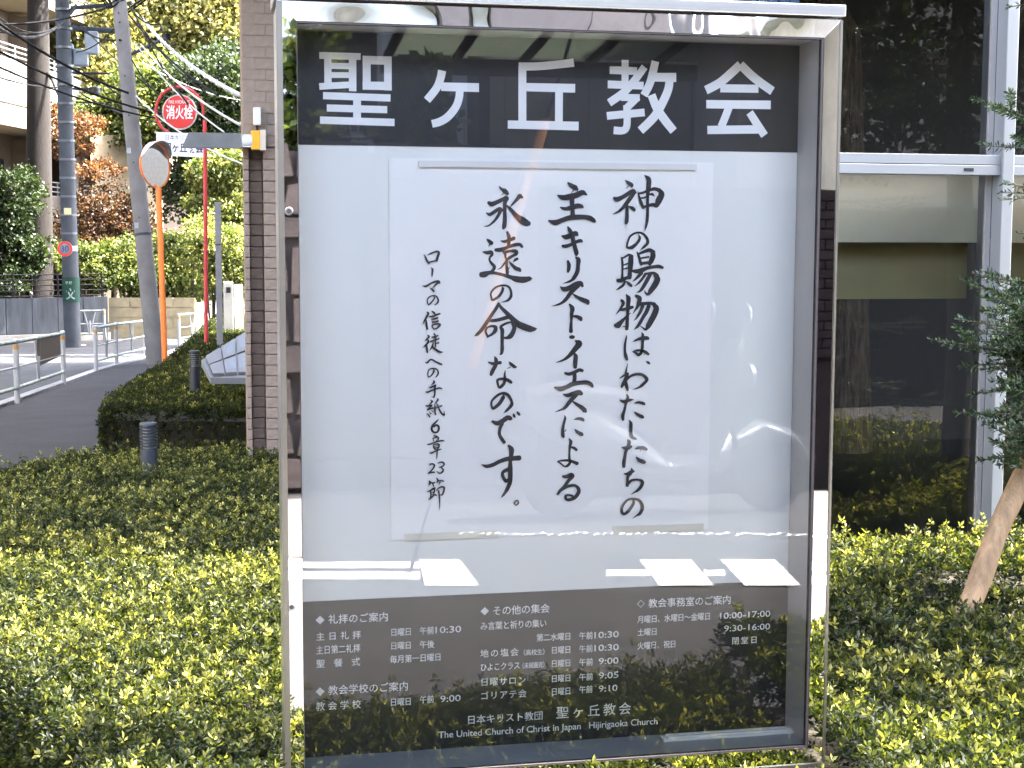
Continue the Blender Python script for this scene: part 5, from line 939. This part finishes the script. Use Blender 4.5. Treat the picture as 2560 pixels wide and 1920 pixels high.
# ---------------------------------------------------------------- background trees
def blobs(lst): return [(tuple(at(px_, py_, Z_)), (rx, ry, rz)) for px_, py_, Z_, rx, ry, rz in lst]
def tree(name, label, px_, Z_, bl_, n, leaf, mat, tr, zr, mt=None, bias=0, hollow=.45):
    b = at(px_, 800, Z_); b.z = gz(b.y); t = thing(name, label, 'tree', tuple(b)); bb = blobs(bl_)
    if tr: 
        top = Vector(bb[0][0]); trunk(t, [b+Vector((0, 0, -.2)), b.lerp(top, .35)+Vector((.1, 0, 0)), b.lerp(top, .7)+Vector((-.1, 0, 0)), top], [tr, tr*.8, tr*.6, tr*.3], mt, [(tuple(b.lerp(top, .45+.06*i)), b_[0], tr*.35) for i, b_ in enumerate(bb[1:6])])
    crown(t, bb, n, leaf, mat, hollow=hollow, tonebias=bias); return t
tree('golden_tree', 'tall yellow green tree filling the top behind the hydrant sign', 480, 50, [(470, 60, 50, 3.2, 2, 2.6), (380, 130, 50, 2.2, 2, 2.2), (560, 120, 49, 2.0, 1.5, 2.4), (430, -60, 50, 3.4, 2, 2.2), (560, 20, 49, 1.8, 1.5, 2), (330, 20, 50, 1.8, 1.6, 2.2), (600, -40, 50, 2, 1.5, 2)], 42000, .17, M_far_yellow, .28, 0, bias=.05)
tree('golden_tree', 'golden tree between the two utility poles', 240, 48, [(240, 180, 48, 1.7, 1.4, 2.1), (270, 60, 48, 1.8, 1.4, 1.8), (215, 40, 49, 1.8, 1.4, 2), (290, 210, 47, 1.3, 1.2, 1.5), (260, 280, 47, 1.3, 1, 1.1), (130, 70, 50, 1.8, 1.2, 2.2)], 27000, .16, M_far_yellow, .2, 0, bias=-.02)
tree('green_tree', 'green leafy tree below the wires, left of the hydrant sign', 330, 45, [(345, 290, 45, 1.4, 1.1, 1.1), (290, 320, 45, 1.2, 1, .9), (385, 230, 45, 1.1, 1, 1.1), (240, 300, 45.5, 1, .9, .8)], 20000, .13, M_far_green, .14, 0, bias=.1)
tree('evergreen_tree', 'dark evergreen behind the right of the hydrant sign', 560, 43, [(540, 250, 43, 1.3, 1, 1.5), (590, 330, 43, 1.1, 1, 1.7), (500, 330, 44, .9, .8, 1.0), (610, 200, 44, 1, .9, 1.2), (480, 210, 45, .9, .9, .9), (560, 470, 43, 1.2, .9, 1.3), (480, 470, 44, .9, .8, 1.0)], 34000, .13, M_far_dark, .2, 0)
tree('green_tree', 'fresh green tree hanging over the hedge beside the pillar', 560, 40, [(580, 420, 40, .75, .7, .55), (560, 520, 40, .8, .7, .5), (520, 440, 40.5, .45, .5, .5), (600, 560, 40, .6, .6, .5)], 12000, .11, M_far_green, .1, 0, bias=.3)
tree('maple_tree', 'orange red maple beside the upright utility pole', 200, 42, [(215, 310, 42, .55, .5, .4), (150, 290, 42.5, .5, .5, .5), (250, 430, 41.5, .7, .6, .3), (140, 360, 42, .45, .5, .35), (210, 370, 42, .4, .4, .25)], 5000, .085, M_maple, .1, 0, bias=.05)
tree('maple_tree', 'darker brown maple low between the upright pole and the leaning pole', 280, 41, [(270, 520, 41, 1.1, .8, .62), (215, 560, 41, .9, .8, .55), (330, 560, 41, .8, .7, .45), (250, 610, 40.5, .8, .6, .4)], 9000, .085, M_maple, .1, 0, bias=-.3)
tree('cedar_tree', 'tall dark conifer trunk rising in front of the balconies', 97, 39, [(100, -160, 39, 1.6, 1.6, 1.3)], 5000, .12, M_far_dark, .26, 0, M_barkd)
t = bpy.data.objects['cedar_tree']; b = at(97, 800, 39); b.z = gz(b.y)
for ch_ in list(t.children):
    if ch_.name.startswith('trunk'): bpy.data.objects.remove(ch_)
trunk(t, [b+Vector((0, 0, -.2)), at(98, 640, 39), at(97, 300, 39), at(95, 0, 39), at(93, -260, 39)], [.40, .35, .31, .27, .2], M_barkd, [(tuple(at(110, 170, 39)), tuple(at(150, 250, 38.6)), .06), (tuple(at(85, 560, 39)), tuple(at(20, 640, 38.7)), .07)], n=18)
def bush(name, label, bl_, n, leaf, mat, bias=0, cat='shrub'):
    bb = blobs(bl_); c = Vector(bb[0][0]); t = thing(name, label, cat, (c.x, c.y, gz(c.y)))
    m = MB(); 
    for (cc_, r_) in bb:
        for _ in range(3): m.tube([Vector((cc_[0]+random.uniform(-.3, .3), cc_[1], gz(cc_[1])-.1)), Vector(cc_)+Vector((random.uniform(-.3, .3), 0, r_[2]*.3))], [.04, .01], 5)
    m.obj('stems', M_bark, t); crown(t, bb, n, leaf, mat, 'foliage', hollow=.35, tonebias=bias); return t
bush('shrub', 'bright yellow green shrub bank above the beige block wall', [(330, 690, 39.5, 1.0, .6, .6), (420, 700, 39.5, 1.1, .6, .6), (300, 640, 40, .8, .6, .5), (390, 640, 40, 1, .6, .6), (460, 640, 40, .9, .6, .8), (470, 720, 39.5, .8, .5, .5)], 19000, .09, M_far_green, .12)
bush('shrub', 'sunlit pale shrub right of the red pole', [(540, 620, 38, .8, .5, .7), (590, 660, 38, .7, .5, .8), (500, 600, 38.5, .6, .5, .7), (560, 700, 38, .8, .5, .6)], 11000, .085, M_far_green, .25)
bush('shrub', 'yellow green shrub behind the iron fence', [(215, 660, 39.5, .7, .5, .5), (165, 640, 40, .6, .5, .5), (240, 700, 39.5, .5, .5, .4)], 6000, .085, M_far_green, .1)
bush('shrub', 'dark shrub at the left edge below the balconies', [(25, 480, 38, .9, .7, .6), (10, 560, 38, .8, .7, .6), (60, 620, 38.5, .7, .6, .5), (0, 690, 38, .8, .6, .5)], 14000, .1, M_far_dark)
bg_bl = [(200, 560, 62, 9, 3, 5), (480, 500, 64, 9, 3, 7), (-60, 500, 62, 6, 3, 6), (330, 330, 66, 8, 3, 6), (620, 300, 66, 6, 3, 8), (100, 150, 68, 8, 3, 7), (500, 0, 70, 10, 3, 8)]
bb = blobs(bg_bl); wd = thing('wood', 'mass of dark trees closing the street behind the golden tree', 'wood', (bb[0][0][0], bb[0][0][1], -1)); o = crown(wd, bb, 42000, .34, M_far_dark, 'canopy', hollow=.2); o['kind'] = 'stuff'; wd['kind'] = 'stuff'

# ---------------------------------------------------------------- overhead cables
def sag(a, b, s, n=14): return [a.lerp(b, i/n)-Vector((0, 0, s*4*(i/n)*(1-i/n))) for i in range(n+1)]
cabs = [((355, 45), 26, (604, 240), 14, .022, 1, 'thick pale twisted cable running down to the right above the hydrant sign'), ((330, 20), 26, (470, 260), 20, .014, 0, 'black cable from the pole top past the hoop of the hydrant sign'),
        ((352, 110), 26, (600, 312), 15, .014, 1, 'pale cable passing behind the hydrant hoop to the pillar'), ((330, 150), 26, (420, 245), 24, .013, 0, 'short black cable leaving the leaning pole halfway'),
        ((322, 36), 26, (545, 238), 20, .016, 0, 'black cable just under the thick pale cable'), ((340, 110), 26, (560, 330), 19, .010, 1, 'thin pale wire crossing the hydrant disc'),
        ((-40, 30), 22, (320, 232), 26, .022, 0, 'upper black cable crossing the tree trunk to the leaning pole'), ((-40, 108), 22, (420, 290), 26, .018, 0, 'middle black cable crossing the balconies'), ((-40, 150), 22, (420, 300), 27, .016, 0, 'lower black cable crossing the balconies'),
        ((-40, 45), 24, (190, 12), 34, .03, 0, 'sagging black cable at the top left corner'), ((-40, 12), 24, (190, 20), 34, .016, 0, 'thin black cable in the top left corner'),
        ((340, 240), 26, (606, 410), 18, .012, 1, 'lowest pale wire running behind the white board to the pillar'), ((355, 155), 30, (600, 250), 30, .010, 1, 'thin pale wire high in the dark evergreen')]
for k_, (a, za, b_, zb__, r_) in enumerate([((-40, 60), 25, (300, 8), 27, .02), ((-40, 75), 25, (190, 60), 34, .014), ((-40, 180), 25, (190, 215), 34, .014), ((175, 30), 34, (420, 250), 24, .012), ((300, 55), 26, (190, 130), 34, .012),
        ((320, 10), 26, (400, 60), 22, .014), ((400, 60), 22, (440, 110), 20, .012), ((200, 232), 34, (420, 310), 26, .014), ((240, 195), 34, (430, 288), 26, .016), ((190, 60), 34, (300, 100), 26, .02), ((345, 30), 26, (500, 170), 22, .011), ((350, 60), 26, (520, 235), 21, .011)]):
    cabs.append((a, za, b_, zb__, r_, 0, ['black cable sagging across the top left to the leaning pole', 'thin cable in the top left, below the sagging cable', 'cable passing the tree trunk to the upright pole', 'long thin cable from the upright pole to the hydrant hoop', 'cable linking the two utility poles behind the boxes', 'short loop cable right of the leaning pole top', 'cable end dropping past the bracket of the leaning pole', 'lower cable from the black can to the right', 'cable beside the black can running to the right', 'thick cable between the poles at the cross arm', 'first thin cable of the bundle right of the pole top', 'second thin cable of the bundle right of the pole top'][k_]))
M_cabt = pmat('cable_pale', (.5, .5, .48), .5, var=.5, vs=3, col2=(.10, .10, .10), stretch=(22, 22, 22))
for a, za, b_, zb__, r_, pale, lab in cabs:
    m = MB(); pts = sag(at(*a, za), at(*b_, zb__), .12 if za != 24 else .5, 18); m.tube(pts, r_, 7)
    if pale and r_ > .02:
        hel = []; 
        for i in range(161):
            f_ = i/160*18; j = min(17, int(f_)); p = pts[j].lerp(pts[j+1], f_-j); hel.append(p+Vector((math.cos(i*.8), 0, math.sin(i*.8)))*r_*1.1)
        m.tube(hel, r_*.4, 5)
    tag(m.obj('cable', M_cabt if pale else M_cable), lab, 'cable', 'overhead cables')

# ---------------------------------------------------------------- far side of the street behind the viewer (seen mirrored in the glass and the frame)
def vm(px_, py_, yv): p = ony(px_, py_, yv); return Vector((p.x, 2*SY-p.y, p.z))
sw = thing('stone_wall', 'old retaining wall of irregular stones across the street, mirrored in the frame', 'wall', (-1, -3.2, 0))
MB().box((-9, -3.6, -.1), (1.95, -3.20, 2.15)).obj('core', pmat('dark_mortar', (.05, .042, .04), .9), sw)
M_stone = pmat('stone', (.075, .06, .056), .9, var=.3, vs=3, bump=.6, bs=20); z = .02; row = 0
while z < 2.1:
    h_ = random.uniform(.17, .34); x = -1.6-random.random()*.3
    while x < 1.85:
        w_ = random.uniform(.22, .5); x2 = min(x+w_, 1.95); pts = [(x+.012, z+.012), (x2-.012, z+.012+random.uniform(0, .03)), (x2-.012-random.uniform(0, .04), z+h_-.02), ((x+x2)/2, z+h_-.006), (x+.012+random.uniform(0, .04), z+h_-.02-random.uniform(0, .03))]
        mm = MB(); mm.prism([Vector((a, -3.199, b)) for a, b in pts], (0, random.uniform(.03, .08), 0)); me = mm.mesh('stone', M_stone); place('stone', me, sw); x = x2
    z += h_
bw_ = thing('black_wall', 'black brick boundary wall across the street, mirrored in the right frame', 'wall', (5, -2.6, 0))
MB().box((2.0, -2.85, -.1), (14, -2.62, 1.93)).obj('core', pmat('black_base', (.008, .007, .008), .9, spec=.03), bw_)
mm = MB()
for r_ in range(17):
    z = .86+r_*.063; x = 2.0-(.1 if r_ % 2 else 0)
    while x < 8: mm.box((max(2.0, x+.004), -2.619, z), (x+.206, -2.605+random.uniform(0, .004), z+.055)); x += .21
o = mm.obj('brick_courses', pmat('black_brick', (.007, .006, .007), .9, var=.3, spec=.03), bw_); o['kind'] = 'stuff'
bh = thing('rendered_house', 'beige rendered house behind the black wall across the street', 'building', (8, -5, 0))
MB().box((4.2, -9, -.1), (14, -3.3, 4.4)).obj('wall', pmat('beige_wall', (.40, .38, .35), .85), bh); MB().box((3.9, -9.2, 4.4), (14.3, -3.0, 4.55), .02).obj('roof', M_conc, bh)
MB().tube([(4.0, -3.15, 3.25), (14, -3.15, 3.35)], .04, 8).obj('gutter', M_cable, bh)
ha = thing('blue_house', 'blue grey two storey house with white framed windows across the street', 'building', (-2, -7, 0))
MB().box((-9, -12, -.1), (2.25, -7.0, 5.6)).obj('wall', pmat('bluegrey_wall', (.55, .62, .72), .8), ha); MB().box((-9.4, -12, 5.6), (2.6, -6.5, 5.75)).obj('roof', M_conc, ha)
MB().box((-9, -6.99, 3.95), (2.25, -6.75, 4.08)).obj('eave', pmat('eave_brown', (.25, .19, .15), .8), ha)
for i, x in enumerate((-1.6, -.2, 1.02, 1.62)):
    f_ = MB(); w_ = .42; f_.box((x-.04, -6.998, 2.5), (x+w_+.04, -6.96, 3.75)); fo = f_.obj('window', M_whitep, ha); place('pane', MB().box((x, -6.97, 2.55), (x+w_, -6.95, 3.7)).mesh('pane', flat('dark_pane', (.015, .018, .022), .08, .6)), fo)
mm = MB()
for i in range(60): mm.box((-2+i*.07, -6.5, 1.9), (-1.985+i*.07, -6.48, 2.6))
mm.box((-2, -6.51, 2.6), (2.2, -6.47, 2.64)); mm.box((-2, -6.51, 1.86), (2.2, -6.47, 1.9)); mm.obj('railing', M_whitep, ha)
MB().box((-9, -6.99, 1.7), (2.25, -6.4, 1.85)).obj('slab', M_conc, ha)
MB().tube([(.42, -6.9, 0), (.42, -6.9, 5)], .03, 8).obj('downpipe', M_pole, ha)
hd2 = thing('dark_sided_house', 'dark house with vertical siding under the carport across the street', 'building', (4, -6.6, 0))
MB().box((2.3, -9.0, -.1), (4.19, -6.5, 6)).obj('wall', pmat('dark_siding_wall', (.06, .055, .06), .7), hd2)
sm = MB().box((0, 0, 0), (.18, .02, 3.3), .004).mesh('siding_board', pmat('dark_siding', (.36, .34, .36), .65))
for i in range(10): place('siding_board', sm, hd2, loc=(2.31+i*.187, -6.499, .1))
cp = thing('carport', 'pale green sheet carport roof on dark rafters across the street', 'carport', (4, -4.6, 0))
M_sheet = leafmat('roof_sheet', [(.42, .47, .41), (.46, .51, .45)], .6, .3, .5, (1, 1, 1))
for i in range(11):
    xa = 1.46+i*.58; V = [(xa, -3.0, 3.5), (xa+.56, -3.0, 3.5), (xa+.56, -6.3, 3.15), (xa, -6.3, 3.15)]; place('roof_sheet', mesh_from('roof_sheet', V+[(a, b, c+.012) for a, b, c in V], [(3, 2, 1, 0), (4, 5, 6, 7), (0, 1, 5, 4), (2, 3, 7, 6)], M_sheet), cp)
    MB().prism([Vector((xa-.04, -3.0, 3.44)), Vector((xa+.02, -3.0, 3.44)), Vector((xa+.02, -3.0, 3.495)), Vector((xa-.04, -3.0, 3.495))], (0, -3.3, -.35)).obj('rafter', M_cable, cp)
MB().box((1.4, -6.42, 3.0), (7.8, -6.31, 3.13)).obj('beam', M_cable, cp)
for x in (2.25, 5.0, 7.7): MB().box((x, -6.4, 0), (x+.08, -6.32, 2.999)).obj('post', M_cable, cp)
p_ = vm(1795, 300, 9.7); bp_ = thing('utility_pole', 'dark utility pole across the street, mirrored in the header glass', 'utility pole', (p_.x, p_.y, 0), G_P)
MB().tube([(p_.x, p_.y, -.1), (p_.x-.03, p_.y, 8)], [.15, .11], 18).obj('shaft', pmat('pole_dark', (.10, .10, .11), .8), bp_, smooth=True)
a = vm(1365, 300, 7.4); b = vm(1130, 1080, 7.1); e = b+(a-b)*.2
m = MB(); m.tube([a+(a-b)*1.8, a, e, b+(b-a)*.75], .010, 6); o1 = MB(); gw_ = thing('guy_wire', 'slanting guy wire with orange sleeve across the street', 'wire', (e.x, e.y, 0)); m.obj('wire', M_cable, gw_); o1.tube([a, a.lerp(e, .5), e], .024, 10); o1.obj('sleeve', flat('faded_sleeve', (.30, .13, .04), .6), gw_, smooth=True)
for lab, px_, py_, yv, r_, n_ in (('mirrored dark shrub at the left of the header glass', 775, 300, 10.6, (.15, .2, .75), 4000), ('mirrored pale leaved tree in the middle of the header glass', 1040, 330, 10.2, (.24, .2, .40), 4500)):
    c = vm(px_, py_, yv); t = thing('shrub', lab, 'shrub', (c.x, c.y, 0)); MB().tube([(c.x, c.y, -.05), (c.x+.03, c.y, 1.2), (c.x, c.y, c.z)], [.05, .04, .02], 7).obj('trunk', M_bark, t)
    crown(t, [(tuple(c), r_), (tuple(c+Vector((.1, 0, -.7))), (r_[0]*.8, r_[1], .6))], n_, .09, M_far_green, 'foliage')
# white scooter parked across the street
sc = thing('scooter', 'white scooter parked across the street, faintly mirrored over the poster', 'scooter', (2.6, -2.0, 0))
M_sc = pmat('scooter_white', (.09, .1, .115), .35, var=.01); sx, sy_ = 1.95, -2.0
for x in (sx, sx+1.28):
    V_ = MB().lathe([(.15, -.045), (.2, -.05), (.235, 0), (.2, .05), (.15, .045)], (x, sy_, .235), 24, Matrix.Rotation(R(90), 3, 'X')).obj('wheel', M_black, sc, smooth=True)
    place('rim', MB().lathe([(.0, -.05), (.15, -.046), (.15, .046), (.0, .05)], (x, sy_, .235), 20, Matrix.Rotation(R(90), 3, 'X')).mesh('rim', M_black), V_)
def loft(name, secs, mat, n=16):
    V = []; F = []
    for (x, z, ry, rz_) in secs:
        for k in range(n): a = 2*math.pi*k/n; V.append((x, sy_+ry*math.cos(a), z+rz_*math.sin(a)))
    for j in range(len(secs)-1):
        for k in range(n): F.append((j*n+k, j*n+(k+1) % n, (j+1)*n+(k+1) % n, (j+1)*n+k))
    F += [tuple(range(n)), tuple(range((len(secs)-1)*n, len(secs)*n))]
    return place(name, mesh_from(name, V, F, mat, True), sc)
loft('body', [(sx-.25, .62, .06, .04), (sx-.1, .6, .13, .12), (sx+.2, .5, .16, .18), (sx+.45, .36, .15, .12), (sx+.6, .28, .14, .07), (sx+.9, .28, .15, .07), (sx+.98, .4, .15, .14)], M_sc)
loft('seat', [(sx-.22, .72, .08, .04), (sx, .74, .13, .06), (sx+.35, .70, .13, .06), (sx+.5, .68, .08, .04)], M_black)
loft('leg_shield', [(sx+.86, .3, .18, .06), (sx+.95, .55, .2, .12), (sx+1.0, .8, .17, .12), (sx+1.02, .95, .13, .08), (sx+1.08, 1.0, .06, .04)], M_sc)
loft('front_fender', [(sx+1.05, .42, .06, .04), (sx+1.2, .5, .09, .06), (sx+1.4, .44, .09, .05), (sx+1.52, .3, .06, .04)], M_sc)
MB().tube([(sx+.95, sy_-.32, 1.0), (sx+1.0, sy_, .98), (sx+.95, sy_+.32, 1.0)], .018, 8).obj('handlebar', M_black, sc, smooth=True)
for sg in (-1, 1):
    MB().tube([(sx+.97, sy_+sg*.24, 1.0), (sx+1.0, sy_+sg*.3, 1.16)], .008, 6).obj('mirror_stalk', M_black, sc)
    MB().lathe([(.0, -.012), (.06, -.01), (.065, 0), (.06, .008), (0, .01)], (sx+1.0, sy_+sg*.31, 1.2), 16, Matrix.Rotation(R(80), 3, 'Y')).obj('mirror', mirrormat('scooter_mirror', (.8, .85, .9), .05, 0), sc, smooth=True)
MB().lathe([(.075, 0), (.06, .03), (0, .045)], (sx+1.13, sy_, .82), 18, Matrix.Rotation(R(80), 3, 'Y')).obj('headlight', M_satin, sc, smooth=True)
